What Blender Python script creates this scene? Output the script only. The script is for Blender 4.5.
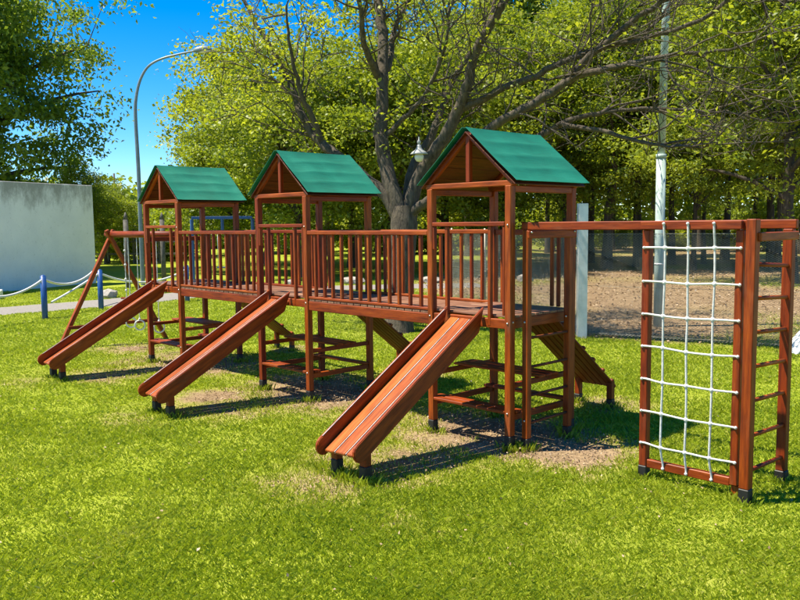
import bpy, bmesh, math, random
import numpy as np
from mathutils import Vector, Matrix

for o in list(bpy.data.objects):
    bpy.data.objects.remove(o, do_unlink=True)
SC = bpy.context.scene
COL = SC.collection
rad = math.radians

# ------------------------------------------------------------------ camera
cd = bpy.data.cameras.new('camera')
cam = bpy.data.objects.new('camera', cd)
COL.objects.link(cam)
cd.sensor_fit = 'HORIZONTAL'
cd.sensor_width = 36.0
cd.lens = 36.63
cd.clip_start = 0.1
cd.clip_end = 1500
CAM = Vector((5.7059, -5.9251, 2.124))
_f = Vector((-0.71865455, 0.68903469, -0.09363136))
_r = Vector((0.69274659, 0.7211053, -0.01045504))
_u = Vector((-0.06031419, 0.07237637, 0.99555204))
M = Matrix(((_r.x, _u.x, -_f.x, CAM.x), (_r.y, _u.y, -_f.y, CAM.y), (_r.z, _u.z, -_f.z, CAM.z), (0, 0, 0, 1)))
cam.matrix_world = M
SC.camera = cam

# ------------------------------------------------------------------ sky, sun, exposure
SUNV = Vector((-0.306, -0.38, 1.0)).normalized()      # towards the sun
w = bpy.data.worlds.new('World')
SC.world = w
w.use_nodes = True
nt = w.node_tree
bg = nt.nodes['Background']
sky = nt.nodes.new('ShaderNodeTexSky')
sky.sky_type = 'NISHITA'
sky.sun_disc = False
sky.sun_elevation = math.asin(SUNV.z)
sky.sun_rotation = math.atan2(SUNV.x, SUNV.y)
sky.altitude = 1500
sky.air_density = 0.85
sky.dust_density = 0.0
sky.ozone_density = 3.5
hs = nt.nodes.new('ShaderNodeHueSaturation')
hs.inputs['Saturation'].default_value = 1.45
nt.links.new(sky.outputs[0], hs.inputs['Color'])
nt.links.new(hs.outputs[0], bg.inputs['Color'])
bg.inputs['Strength'].default_value = 0.115
sd = bpy.data.lights.new('sun', 'SUN')
sd.energy = 5.0
sd.angle = rad(0.53)
sd.color = (1.0, 0.92, 0.76)
sun = bpy.data.objects.new('sun', sd)
COL.objects.link(sun)
sun.location = (0, 0, 30)
sun.rotation_euler = (-SUNV).to_track_quat('-Z', 'Y').to_euler()
vs = SC.view_settings
vs.view_transform = 'Standard'
vs.look = 'None'
vs.exposure = 1.0
vs.gamma = 1.0
vs.use_curve_mapping = False
SC.cycles.max_bounces = 6
SC.cycles.transparent_max_bounces = 4
SC.cycles.use_denoising = True


# ------------------------------------------------------------------ node helpers
class NB:
    def __init__(self, name):
        self.m = bpy.data.materials.new(name)
        self.m.use_nodes = True
        self.t = self.m.node_tree
        self.b = self.t.nodes['Principled BSDF']
        self.out = self.t.nodes['Material Output']

    def n(self, kind, **kw):
        nd = self.t.nodes.new(kind)
        for k, v in kw.items():
            setattr(nd, k, v)
        return nd

    def l(self, a, b):
        self.t.links.new(a, b)

    def set(self, nd, key, val):
        if isinstance(val, bpy.types.NodeSocket):
            self.l(val, nd.inputs[key])
        else:
            nd.inputs[key].default_value = val

    def math(self, op, a, b=0.0, clamp=False):
        nd = self.n('ShaderNodeMath', operation=op, use_clamp=clamp)
        self.set(nd, 0, a)
        self.set(nd, 1, b)
        return nd.outputs[0]

    def noise(self, vec, scale, detail=3.0, rough=0.55):
        nd = self.n('ShaderNodeTexNoise')
        if vec is not None:
            self.l(vec, nd.inputs['Vector'])
        nd.inputs['Scale'].default_value = scale
        nd.inputs['Detail'].default_value = detail
        nd.inputs['Roughness'].default_value = rough
        return nd.outputs[0]

    def ramp(self, fac, stops):
        nd = self.n('ShaderNodeValToRGB')
        cr = nd.color_ramp
        while len(cr.elements) < len(stops):
            cr.elements.new(0.5)
        for e, (p, c) in zip(cr.elements, stops):
            e.position = p
            e.color = (*c, 1.0) if len(c) == 3 else c
        self.l(fac, nd.inputs[0])
        return nd.outputs[0]

    def mix(self, fac, a, b, mode='MIX'):
        nd = self.n('ShaderNodeMix', data_type='RGBA', blend_type=mode)
        self.set(nd, 0, fac)
        for i, v in ((6, a), (7, b)):
            if isinstance(v, bpy.types.NodeSocket):
                self.l(v, nd.inputs[i])
            else:
                nd.inputs[i].default_value = (*v, 1.0)
        return nd.outputs[2]

    def attr(self, name):
        return self.n('ShaderNodeAttribute', attribute_name=name).outputs['Fac']

    def coord(self, which='Object'):
        return self.n('ShaderNodeTexCoord').outputs[which]

    def mapping(self, vec, scale=(1, 1, 1), loc=None):
        nd = self.n('ShaderNodeMapping')
        self.l(vec, nd.inputs['Vector'])
        nd.inputs['Scale'].default_value = scale
        if loc is not None:
            self.l(loc, nd.inputs['Location'])
        return nd.outputs[0]

    def bump(self, h, strength, dist=0.01):
        nd = self.n('ShaderNodeBump')
        nd.inputs['Strength'].default_value = strength
        nd.inputs['Distance'].default_value = dist
        self.l(h, nd.inputs['Height'])
        self.l(nd.outputs[0], self.b.inputs['Normal'])

    def col(self, c):
        self.set(self.b, 'Base Color', c if isinstance(c, bpy.types.NodeSocket) else (*c, 1))

    def p(self, **kw):
        for k, v in kw.items():
            self.set(self.b, k.replace('_', ' '), v)
        return self


def rnd_offset(nb, k=37.0):
    oi = nb.n('ShaderNodeObjectInfo').outputs['Random']
    v = nb.n('ShaderNodeCombineXYZ')
    nb.l(nb.math('MULTIPLY', oi, k), v.inputs[0])
    nb.l(nb.math('MULTIPLY', oi, k * 0.37), v.inputs[1])
    nb.l(nb.math('MULTIPLY', oi, k * 1.7), v.inputs[2])
    return v.outputs[0], oi


def wood_mat(name, c_dark, c_mid, c_light, rough=0.52, worn=0.2, coat=0.06):
    nb = NB(name)
    off, oi = rnd_offset(nb)
    oc = nb.coord()
    v = nb.mapping(oc, (1.3, 13, 13), off)
    g1 = nb.noise(v, 2.2, 6, 0.6)
    c = nb.ramp(g1, [(0.3, c_dark), (0.5, c_mid), (0.72, c_light)])
    v2 = nb.mapping(oc, (2.0, 60, 60), off)
    g2 = nb.noise(v2, 3.0, 3, 0.6)
    c = nb.mix(nb.ramp(g2, [(0.42, (0, 0, 0)), (0.8, (0.7, 0.7, 0.7))]), c, c_dark)
    v3 = nb.mapping(oc, (1.0, 3, 3), off)
    wn = nb.noise(v3, 2.5, 6, 0.7)
    wf = nb.ramp(wn, [(0.56, (0, 0, 0)), (0.74, (worn, worn, worn))])
    c = nb.mix(wf, c, (0.36, 0.17, 0.085))
    hv = nb.n('ShaderNodeHueSaturation')
    nb.l(c, hv.inputs['Color'])
    mr = nb.math('MULTIPLY_ADD', oi, 0.42)
    mr.node.inputs[2].default_value = 0.78
    nb.l(mr, hv.inputs['Value'])
    hh = nb.math('MULTIPLY_ADD', oi, 0.012)
    hh.node.inputs[2].default_value = 0.499
    nb.l(hh, hv.inputs['Hue'])
    nb.col(hv.outputs[0])
    rr = nb.math('MULTIPLY_ADD', wn, 0.45)
    rr.node.inputs[2].default_value = rough - 0.2
    nb.p(Roughness=rr, Coat_Weight=coat, Coat_Roughness=0.28)
    nb.b.inputs['Specular IOR Level'].default_value = 0.28
    nb.bump(nb.math('ADD', g1, g2), 0.25, 0.004)
    return nb.m


def plain_mat(name, c, rough=0.5, metal=0.0, var=0.25, scale=6.0, c2=None, bump=0.0):
    nb = NB(name)
    off, oi = rnd_offset(nb)
    v = nb.mapping(nb.coord(), (1, 1, 1), off)
    n = nb.noise(v, scale, 6, 0.65)
    lo = tuple(x * (1 - var) for x in c) if c2 is None else c2
    nb.col(nb.ramp(n, [(0.35, lo), (0.62, c)]))
    nb.p(Roughness=rough, Metallic=metal)
    if bump:
        nb.bump(n, bump, 0.01)
    return nb.m


def leaf_mat(name, stops, trans, rough=0.5, tw=0.4):
    nb = NB(name)
    t = nb.attr('tint')
    n = nb.noise(nb.coord(), 0.55, 3, 0.6)
    f = nb.math('ADD', nb.math('MULTIPLY', t, 0.65), nb.math('MULTIPLY', n, 0.45))
    c = nb.ramp(f, stops)
    nb.col(c)
    nb.p(Roughness=rough)
    tr = nb.n('ShaderNodeBsdfTranslucent')
    nb.l(nb.mix(0.6, c, trans), tr.inputs['Color'])
    mx = nb.n('ShaderNodeMixShader')
    mx.inputs[0].default_value = tw
    nb.l(nb.b.outputs[0], mx.inputs[1])
    nb.l(tr.outputs[0], mx.inputs[2])
    nb.l(mx.outputs[0], nb.out.inputs['Surface'])
    return nb.m


MAT = {}
MAT['wood'] = wood_mat('varnished_wood', (0.10, 0.011, 0.001), (0.27, 0.033, 0.0015), (0.40, 0.064, 0.004))
MAT['wood_worn_sunlit'] = wood_mat('worn_sunlit_slide_wood', (0.2, 0.034, 0.006), (0.36, 0.070, 0.012), (0.50, 0.13, 0.035), 0.45, 0.35)  # worn bed boards, the sun's reflection also put into the lighter colour
MAT['wood_deck'] = wood_mat('trodden_deck_wood', (0.14, 0.055, 0.032), (0.26, 0.12, 0.075), (0.38, 0.21, 0.145), 0.5, 0.35, 0.1)
MAT['wood_dark'] = wood_mat('dark_stained_wood', (0.05, 0.009, 0.002), (0.11, 0.019, 0.004), (0.17, 0.034, 0.008), 0.55, 0.15, 0.05)
MAT['wood_ramp'] = wood_mat('ramp_wood', (0.08, 0.011, 0.002), (0.18, 0.026, 0.004), (0.27, 0.048, 0.008), 0.6, 0.12, 0.03)
MAT['foot'] = plain_mat('black_tar_paint', (0.018, 0.016, 0.014), 0.55, 0, 0.5, 9)
MAT['rope'] = plain_mat('white_rope', (0.74, 0.73, 0.70), 0.85, 0, 0.3, 22, bump=0.5)
MAT['steel'] = plain_mat('galvanised_steel', (0.78, 0.76, 0.74), 0.45, 0.1, 0.25, 4)
MAT['bolt'] = plain_mat('zinc_bolt', (0.7, 0.7, 0.68), 0.3, 0.9, 0.2, 30)
MAT['wire'] = plain_mat('fence_wire', (0.42, 0.40, 0.33), 0.5, 0.5, 0.3, 3)
MAT['blue'] = plain_mat('blue_paint', (0.02, 0.09, 0.32), 0.4, 0, 0.3, 7)
MAT['pole'] = plain_mat('pale_green_pole_paint', (0.45, 0.55, 0.50), 0.5, 0.0, 0.25, 3.0)
MAT['lampgrey'] = plain_mat('lamp_grey_paint', (0.2, 0.25, 0.27), 0.45, 0.1, 0.25, 4)
MAT['strip'] = plain_mat('worn_edge_highlight', (0.75, 0.70, 0.62), 0.4, 0, 0.35, 14)  # pale colour for worn edges and the sky highlight painted along them
MAT['white'] = plain_mat('white_enamel', (0.78, 0.78, 0.74), 0.35, 0, 0.12, 8)
MAT['enamel'] = plain_mat('dull_enamel', (0.42, 0.42, 0.39), 0.4, 0, 0.2, 8)
MAT['glass'] = plain_mat('milky_glass', (0.75, 0.74, 0.66), 0.15, 0, 0.05, 8)
MAT['timber'] = plain_mat('weathered_timber', (0.12, 0.11, 0.09), 0.8, 0, 0.5, 9, bump=0.3)
MAT['stone'] = plain_mat('stone', (0.42, 0.38, 0.33), 0.85, 0, 0.4, 8, bump=0.5)


def roof_mat():
    nb = NB('green_roof_cloth')
    off, oi = rnd_offset(nb)
    oc = nb.coord()
    v = nb.mapping(oc, (1, 1, 1), off)
    n = nb.noise(v, 2.5, 5, 0.6)
    st = nb.noise(nb.mapping(oc, (25, 1.5, 3), off), 3, 4, 0.6)
    c = nb.ramp(nb.math('ADD', nb.math('MULTIPLY', n, 0.6), nb.math('MULTIPLY', st, 0.4)),
                [(0.32, (0.003, 0.12, 0.07)), (0.55, (0.004, 0.17, 0.102)), (0.75, (0.018, 0.23, 0.145))])
    nb.col(c)
    nb.p(Roughness=0.62)
    wv = nb.noise(nb.mapping(oc, (60, 260, 260)), 2.0, 2, 0.5)
    nb.bump(nb.math('ADD', wv, st), 0.25, 0.003)
    return nb.m


MAT['roof'] = roof_mat()


def bark_mat(name, a, b, scale=1.0):
    nb = NB(name)
    v = nb.mapping(nb.coord(), (7 * scale, 7 * scale, 1.6 * scale))
    n = nb.noise(v, 2.2, 7, 0.68)
    n2 = nb.noise(nb.coord(), 1.3, 4, 0.6)
    c = nb.ramp(n, [(0.3, a), (0.68, b)])
    c = nb.mix(nb.ramp(n2, [(0.52, (0, 0, 0)), (0.72, (0.4, 0.4, 0.4))]), c, (0.13, 0.12, 0.08))
    nb.col(c)
    nb.p(Roughness=0.85)
    nb.bump(n, 1.0, 0.06)
    return nb.m


MAT['bark'] = bark_mat('grey_brown_bark', (0.028, 0.021, 0.013), (0.15, 0.115, 0.075))
MAT['bark_dark'] = bark_mat('dark_bark', (0.025, 0.019, 0.014), (0.11, 0.085, 0.06), 0.7)
MAT['leaf_yellow'] = leaf_mat('yellow_green_leaf', [(0.2, (0.055, 0.10, 0.008)), (0.5, (0.235, 0.295, 0.014)), (0.85, (0.52, 0.54, 0.055))], (0.58, 0.62, 0.02), tw=0.48)
MAT['leaf_mid'] = leaf_mat('mid_green_leaf', [(0.2, (0.04, 0.08, 0.009)), (0.55, (0.165, 0.23, 0.014)), (0.9, (0.42, 0.46, 0.045))], (0.46, 0.54, 0.02), tw=0.45)
MAT['leaf_dark'] = leaf_mat('dark_green_leaf', [(0.2, (0.04, 0.085, 0.012)), (0.55, (0.12, 0.20, 0.016)), (0.9, (0.32, 0.40, 0.04))], (0.38, 0.50, 0.03), tw=0.48)
MAT['grass'] = leaf_mat('grass_blade', [(0.08, (0.07, 0.125, 0.005)), (0.38, (0.27, 0.355, 0.012)), (0.68, (0.44, 0.48, 0.04)), (1.0, (0.68, 0.57, 0.2))], (0.46, 0.55, 0.02), rough=0.5, tw=0.38)
MAT['litter'] = leaf_mat('fallen_leaf', [(0.2, (0.12, 0.075, 0.04)), (0.55, (0.32, 0.21, 0.12)), (0.9, (0.55, 0.40, 0.24))], (0.4, 0.25, 0.12), tw=0.15)


# ------------------------------------------------------------------ object helpers
WLOC = {}


def wloc(o):
    return WLOC.get(o.name, Vector((0, 0, 0))) if o is not None else Vector((0, 0, 0))


def empty(name, loc=(0, 0, 0), parent=None):
    o = bpy.data.objects.new(name, None)
    COL.objects.link(o)
    o.empty_display_size = 0.2
    o.location = Vector(loc) - wloc(parent)
    if parent is not None:
        o.parent = parent
    WLOC[o.name] = Vector(loc)
    return o


def tag(o, label=None, cat=None, group=None, kind=None):
    if label:
        o['label'] = label
    if cat:
        o['category'] = cat
    if group:
        o['group'] = group
    if kind:
        o['kind'] = kind
    return o


def link(name, me, parent=None, mw=None):
    o = bpy.data.objects.new(name, me)
    COL.objects.link(o)
    mw = Matrix.Identity(4) if mw is None else mw
    if parent is not None:
        o.parent = parent
    o.matrix_basis = Matrix.Translation(-wloc(parent)) @ mw
    WLOC[o.name] = mw.translation.copy()
    return o


_cache = {}


def box_mesh(L, W, H, mat, bev=0.006):
    key = (round(L, 3), round(W, 3), round(H, 3), mat, bev)
    if key in _cache:
        return _cache[key]
    bm = bmesh.new()
    bmesh.ops.create_cube(bm, size=1.0)
    bmesh.ops.scale(bm, vec=(L, W, H), verts=bm.verts)
    if bev:
        bmesh.ops.bevel(bm, geom=list(bm.edges), offset=bev, segments=1, affect='EDGES', clamp_overlap=True)
    me = bpy.data.meshes.new('bar')
    bm.to_mesh(me)
    bm.free()
    me.materials.append(MAT[mat])
    _cache[key] = me
    return me


def frame_of(p0, p1, up=(0, 0, 1)):
    p0, p1 = Vector(p0), Vector(p1)
    x = (p1 - p0).normalized()
    z = Vector(up)
    if abs(x.dot(z.normalized())) > 0.98:
        z = Vector((0, 1, 0))
    y = z.cross(x).normalized()
    z = x.cross(y).normalized()
    c = (p0 + p1) / 2
    return Matrix(((x.x, y.x, z.x, c.x), (x.y, y.y, z.y, c.y), (x.z, y.z, z.z, c.z), (0, 0, 0, 1))), (p1 - p0).length


def bar(name, p0, p1, W, H, parent, mat='wood', up=(0, 0, 1), bev=0.006):
    """a bevelled timber: W across, H along the up direction"""
    mw, L = frame_of(p0, p1, up)
    return link(name, box_mesh(L, W, H, mat, bev), parent, mw)


def cyl_mesh(L, r, mat, seg=10, r2=None):
    key = ('c', round(L, 3), round(r, 4), mat, seg, r2)
    if key in _cache:
        return _cache[key]
    bm = bmesh.new()
    bmesh.ops.create_cone(bm, cap_ends=True, segments=seg, radius1=r, radius2=r if r2 is None else r2, depth=L)
    bmesh.ops.rotate(bm, cent=(0, 0, 0), matrix=Matrix.Rotation(rad(90), 3, 'Y'), verts=bm.verts)
    for f in bm.faces:
        f.smooth = len(f.verts) == 4
    me = bpy.data.meshes.new('rod')
    bm.to_mesh(me)
    bm.free()
    me.materials.append(MAT[mat])
    _cache[key] = me
    return me


def rod(name, p0, p1, r, parent, mat='wood', seg=10, r2=None):
    mw, L = frame_of(p0, p1)
    return link(name, cyl_mesh(L, r, mat, seg, r2), parent, mw)


def ball_mesh(r, mat):
    key = ('b', r, mat)
    if key in _cache:
        return _cache[key]
    bm = bmesh.new()
    bmesh.ops.create_icosphere(bm, subdivisions=1, radius=r)
    for f in bm.faces:
        f.smooth = True
    me = bpy.data.meshes.new('ball')
    bm.to_mesh(me)
    bm.free()
    me.materials.append(MAT[mat])
    _cache[key] = me
    return me


def ball(name, p, r, parent, mat, sc=(1, 1, 1)):
    return link(name, ball_mesh(r, mat), parent, Matrix.Translation(p) @ Matrix.Diagonal((*sc, 1)))


def np_mesh(name, verts, faces, mat, tint=None, smooth=False):
    """verts (n,3); faces (m,k) all of one size"""
    me = bpy.data.meshes.new(name)
    verts = np.asarray(verts, np.float32)
    faces = np.asarray(faces, np.int32)
    m, k = faces.shape
    me.vertices.add(len(verts))
    me.vertices.foreach_set('co', verts.ravel())
    me.loops.add(m * k)
    me.loops.foreach_set('vertex_index', faces.ravel())
    me.polygons.add(m)
    me.polygons.foreach_set('loop_start', np.arange(0, m * k, k, dtype=np.int32))
    me.polygons.foreach_set('loop_total', np.full(m, k, np.int32))
    if smooth:
        me.polygons.foreach_set('use_smooth', np.ones(m, bool))
    if tint is not None:
        a = me.attributes.new('tint', 'FLOAT', 'FACE')
        a.data.foreach_set('value', np.asarray(tint, np.float32))
    me.update(calc_edges=True)
    me.materials.append(MAT[mat] if isinstance(mat, str) else mat)
    return me


def tube_arrays(pts, radii, sides):
    pts = np.asarray(pts, float)
    n = len(pts)
    t = np.gradient(pts, axis=0)
    t /= np.linalg.norm(t, axis=1)[:, None] + 1e-9
    ref = np.array([0.31, 0.77, 0.55]) if abs(t[0] @ np.array([0, 0, 1.0])) > 0.8 else np.array([0, 0, 1.0])
    a = np.cross(t, ref)
    a /= np.linalg.norm(a, axis=1)[:, None] + 1e-9
    b = np.cross(t, a)
    ang = np.arange(sides) * 2 * np.pi / sides
    r = np.asarray(radii, float)[:, None, None]
    v = pts[:, None, :] + r * (np.cos(ang)[None, :, None] * a[:, None, :] + np.sin(ang)[None, :, None] * b[:, None, :])
    i = np.arange(n - 1)[:, None] * sides
    j = np.arange(sides)[None, :]
    j2 = (j + 1) % sides
    f = np.stack([i + j, i + j2, i + sides + j2, i + sides + j], -1).reshape(-1, 4)
    return v.reshape(-1, 3), f


class Tubes:
    def __init__(self):
        self.v, self.f, self.n = [], [], 0

    def add(self, pts, radii, sides=6):
        if np.isscalar(radii):
            radii = [radii] * len(pts)
        v, f = tube_arrays(pts, radii, sides)
        self.v.append(v)
        self.f.append(f + self.n)
        self.n += len(v)

    def mesh(self, name, mat):
        return np_mesh(name, np.concatenate(self.v), np.concatenate(self.f), mat, smooth=True)


def leaf_arrays(c, size, rng, aspect=0.42, droop=0.0, up=0.5, fold=0.12):
    """one folded rhombus per centre"""
    n = len(c)
    d = rng.normal(size=(n, 3))
    d[:, 2] = d[:, 2] * 0.6 - droop
    d /= np.linalg.norm(d, axis=1)[:, None]
    nr = rng.normal(size=(n, 3))
    nr[:, 2] += up
    s = np.cross(d, nr)
    s /= np.linalg.norm(s, axis=1)[:, None] + 1e-9
    nn = np.cross(s, d)
    L = (np.asarray(size) * (0.65 + 0.7 * rng.random(n)))[:, None]
    v = np.stack([c, c + d * L * 0.45 + s * L * aspect + nn * L * fold, c + d * L, c + d * L * 0.45 - s * L * aspect + nn * L * fold], 1).reshape(-1, 3)
    return v, np.arange(n * 4).reshape(n, 4)


def smooth_noise(x, y, s, seed=0):
    """cheap value noise on numpy arrays, 0..1"""
    x = np.asarray(x) / s
    y = np.asarray(y) / s
    xi, yi = np.floor(x).astype(np.int64), np.floor(y).astype(np.int64)
    fx, fy = x - xi, y - yi
    fx, fy = fx * fx * (3 - 2 * fx), fy * fy * (3 - 2 * fy)

    def h(i, j):
        k = (i * 374761393 + j * 668265263 + seed * 974711) & 0xffffffff
        k = ((k ^ (k >> 13)) * 1274126177) & 0xffffffff
        return ((k ^ (k >> 16)) & 0xffff) / 65535.0
    return (h(xi, yi) * (1 - fx) + h(xi + 1, yi) * fx) * (1 - fy) + (h(xi, yi + 1) * (1 - fx) + h(xi + 1, yi + 1) * fx) * fy


# ================================================================== SETTING
W, D = 0.996, 0.972
T1, T2, T3 = -6.111, -3.058, 0.0
FENCE_A = [(-12.5, 12.3), (-2.73, 6.83), (6.5, 9.4)]     # corner at the steel post


def fence_y(x):
    x = np.asarray(x, float)
    return np.where(x > -2.73, 6.83 + 0.2785 * (x + 2.73), 6.83 - 0.56 * (x + 2.73))


def dirt_at(x, y):
    """0..1 bare earth: under the towers, at the slide ends, some thin dry spots"""
    x = np.asarray(x, float)
    y = np.asarray(y, float)
    d = np.zeros_like(x)
    spots = []
    for t in (T1, T2, T3):
        spots += [(t + 0.6, 0.4, 1.5, 1.15, 0.92), (t + 0.6, -0.9, 0.9, 1.0, 0.72), (t + 0.55, 2.3, 0.7, 0.6, 0.7)]
    spots += [(0.5, -1.95, 0.85, 0.65, 0.62), (-2.6, -2.0, 0.7, 0.55, 0.6), (-5.7, -2.0, 0.7, 0.55, 0.55), (0.1, -1.2, 0.5, 0.6, 0.8),
              (1.55, 0.45, 0.5, 0.75, 1.0), (-1.3, 0.3, 0.7, 0.6, 0.55), (-4.4, 0.3, 0.7, 0.6, 0.5), (1.6, -2.0, 0.5, 0.35, 0.55),
              (-3.2, -0.7, 0.6, 0.7, 0.85), (-7.6, 0.4, 0.8, 0.7, 0.8), (2.6, -1.4, 0.25, 0.3, 0.5), (-9.0, -0.2, 0.5, 0.5, 0.6)]
    for (cx, cy, rx, ry, s) in spots:
        q = ((x - cx) / rx) ** 2 + ((y - cy) / ry) ** 2
        d = np.maximum(d, s * np.exp(-q * 0.75))
    n = 0.42 * smooth_noise(x, y, 0.6, 1) + 0.45 * smooth_noise(x, y, 0.2, 2) + 0.42 * smooth_noise(x, y, 0.075, 5)
    return np.clip((d - n * 0.5) * 2.0, 0, 1)


def litter_at(x, y):
    x = np.asarray(x, float)
    y = np.asarray(y, float)
    a = (y - fence_y(x) + 0.25 + 0.9 * (smooth_noise(x, y, 0.8, 3) - 0.5)) * 1.6
    b = (x + 15.5 + 0.5 * (y - 14) + 2 * (smooth_noise(x, y, 2.5, 4) - 0.5)) * 0.5
    c = (62 - y) * 0.2
    far = np.clip(np.minimum(np.minimum(a, b), c), 0, 1)
    return far * np.clip(0.6 + 1.6 * (smooth_noise(x, y, 3.1, 7) - 0.25), 0.35, 1)


# ground sheet: fine cells near the play structure, coarse towards the horizon
def graded(c0, c1, step, far):
    core = np.arange(c0, c1 + step / 2, step)
    g, s = [], step
    p = c1
    while p < far:
        s = min(s * 1.25, 60)
        p += s
        g.append(p)
    lo, s, p = [], step, c0
    while p > -far:
        s = min(s * 1.25, 60)
        p -= s
        lo.append(p)
    return np.concatenate([lo[::-1], core, g])


gx = graded(-11.0, 6.0, 0.09, 600)
gy = graded(-6.0, 9.5, 0.09, 600)
GX, GY = np.meshgrid(gx, gy)
ND = np.hypot(GX + 2, GY - 1)
GZ = (0.03 * (smooth_noise(GX, GY, 1.1, 11) - 0.5) + 0.012 * (smooth_noise(GX, GY, 0.3, 12) - 0.5)) * np.clip(1.3 - ND / 40, 0, 1)
DM = dirt_at(GX, GY)
GZ -= 0.008 * DM
nx_, ny_ = len(gx), len(gy)
ii = (np.arange(ny_ - 1)[:, None] * nx_ + np.arange(nx_ - 1)[None, :]).ravel()
gm = NB('ground_soil_and_turf')
dm = gm.attr('dirt')
lm = gm.attr('litter')
oc = gm.coord()
n1 = gm.noise(oc, 2.0, 6, 0.65)
n2 = gm.noise(oc, 26.0, 5, 0.7)
n3 = gm.noise(oc, 0.35, 3, 0.5)
turf = gm.ramp(gm.math('ADD', gm.math('MULTIPLY', n2, 0.6), gm.math('MULTIPLY', n1, 0.4)),
               [(0.3, (0.12, 0.17, 0.012)), (0.5, (0.26, 0.31, 0.02)), (0.7, (0.44, 0.44, 0.09))])
turf = gm.mix(gm.ramp(n3, [(0.45, (0, 0, 0)), (0.7, (0.35, 0.35, 0.35))]), turf, (0.24, 0.25, 0.05))
soil = gm.ramp(gm.math('ADD', gm.math('MULTIPLY', n2, 0.5), gm.math('MULTIPLY', n1, 0.5)),
               [(0.34, (0.12, 0.08, 0.045)), (0.52, (0.28, 0.195, 0.11)), (0.68, (0.45, 0.33, 0.19))])
litc = gm.ramp(gm.math('ADD', gm.math('MULTIPLY', n2, 0.55), gm.math('MULTIPLY', n1, 0.45)),
               [(0.33, (0.12, 0.075, 0.04)), (0.5, (0.27, 0.18, 0.10)), (0.68, (0.45, 0.33, 0.20))])
gc = gm.mix(dm, turf, soil)
gc = gm.mix(lm, gc, litc)
gm.col(gc)
gm.p(Roughness=0.95)
gm.b.inputs['Specular IOR Level'].default_value = 0.1
gm.bump(gm.math('ADD', n2, n1), 0.6, 0.03)
gme = np_mesh('ground', np.stack([GX, GY, GZ], -1).reshape(-1, 3), np.stack([ii, ii + 1, ii + nx_ + 1, ii + nx_], -1), gm.m, smooth=True)
a = gme.attributes.new('dirt', 'FLOAT', 'POINT')
a.data.foreach_set('value', DM.ravel().astype(np.float32))
a = gme.attributes.new('litter', 'FLOAT', 'POINT')
a.data.foreach_set('value', litter_at(GX, GY).ravel().astype(np.float32))
tag(link('ground', gme), 'sunny lawn with bare earth patches running into leaf litter', kind='structure')

# footpath behind the swings
pc = [(-16.6, -14), (-16.4, -4), (-16.25, 1.2), (-16.4, 4.5), (-16.9, 7.2), (-16.3, 9.6), (-15.2, 11.4), (-13.6, 13.6), (-12.4, 15.2)]


def catmull(pts, n=8):
    p = [np.array(q, float) for q in pts]
    p = [2 * p[0] - p[1]] + p + [2 * p[-1] - p[-2]]
    out = []
    for i in range(1, len(p) - 2):
        for k in range(n):
            t = k / n
            out.append(0.5 * ((2 * p[i]) + (-p[i - 1] + p[i + 1]) * t + (2 * p[i - 1] - 5 * p[i] + 4 * p[i + 1] - p[i + 2]) * t * t
                              + (-p[i - 1] + 3 * p[i] - 3 * p[i + 1] + p[i + 2]) * t ** 3))
    out.append(p[-2])
    return np.array(out)


pl = catmull(pc, 14)
tg = np.gradient(pl, axis=0)
tg /= np.linalg.norm(tg, axis=1)[:, None]
nm = np.stack([-tg[:, 1], tg[:, 0]], -1)
rg = np.random.default_rng(4)
cols = []
for k, wd in enumerate((-1.05, -0.4, 0.4, 1.05)):
    e = pl + nm * (wd + (0.12 * (rg.random(len(pl)) - 0.5) if k in (0, 3) else 0))[:, None] if k in (0, 3) else pl + nm * wd
    z = np.full(len(pl), 0.004 if k in (0, 3) else 0.035)
    cols.append(np.column_stack([e, z]))
pv = np.stack(cols, 1).reshape(-1, 3)
pi_ = (np.arange(len(pl) - 1)[:, None] * 4 + np.arange(3)[None, :]).ravel()
MAT['path'] = plain_mat('pale_path_gravel', (0.27, 0.245, 0.22), 0.9, 0, 0.3, 22, bump=0.4)
tag(link('path', np_mesh('path', pv, np.stack([pi_, pi_ + 4, pi_ + 5, pi_ + 1], -1), 'path', smooth=True)), 'pale gravel path curving across the lawn', kind='structure')

# grass: one mass of blades, thinner and wider away from the camera
rng = np.random.default_rng(7)
NG = 880000
cx0, cy0 = CAM.x, CAM.y
ang0 = math.atan2(_f.y, _f.x)
rr_ = (math.sqrt(2.4) + rng.random(NG) * (math.sqrt(30) - math.sqrt(2.4))) ** 2
th = ang0 + (rng.random(NG) - 0.5) * 1.5
bx_, by_ = cx0 + rr_ * np.cos(th), cy0 + rr_ * np.sin(th)
# gather into loose tufts
tk = 0.045 * (0.5 + rr_ / 10)
jx = np.round(bx_ / tk) * tk
jy = np.round(by_ / tk) * tk
pull = 0.3 * rng.random(NG)
bx_ = bx_ * (1 - pull) + (jx + 0.5 * tk * np.sin(jy * 91.7)) * pull
by_ = by_ * (1 - pull) + (jy + 0.5 * tk * np.sin(jx * 77.3)) * pull
dd = dirt_at(bx_, by_)
keep = (rng.random(NG) > dd * 1.0) & (rng.random(NG) > litter_at(bx_, by_) * 1.1)
pd = np.full(NG, 99.0)
for q in pl:
    pd = np.minimum(pd, np.hypot(bx_ - q[0], by_ - q[1]))
keep &= pd > 1.02
bx_, by_, rr_, dd = bx_[keep], by_[keep], rr_[keep], dd[keep]
nb_ = len(bx_)
big = smooth_noise(bx_, by_, 0.55, 21)
mid = smooth_noise(bx_, by_, 0.16, 22)
lowf = smooth_noise(bx_, by_, 1.7, 23)
hgt = 0.62 * (0.022 + 0.030 * mid + 0.022 * rng.random(nb_)) * (0.75 + 0.5 * big) * (1 - 0.45 * dd)
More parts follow.
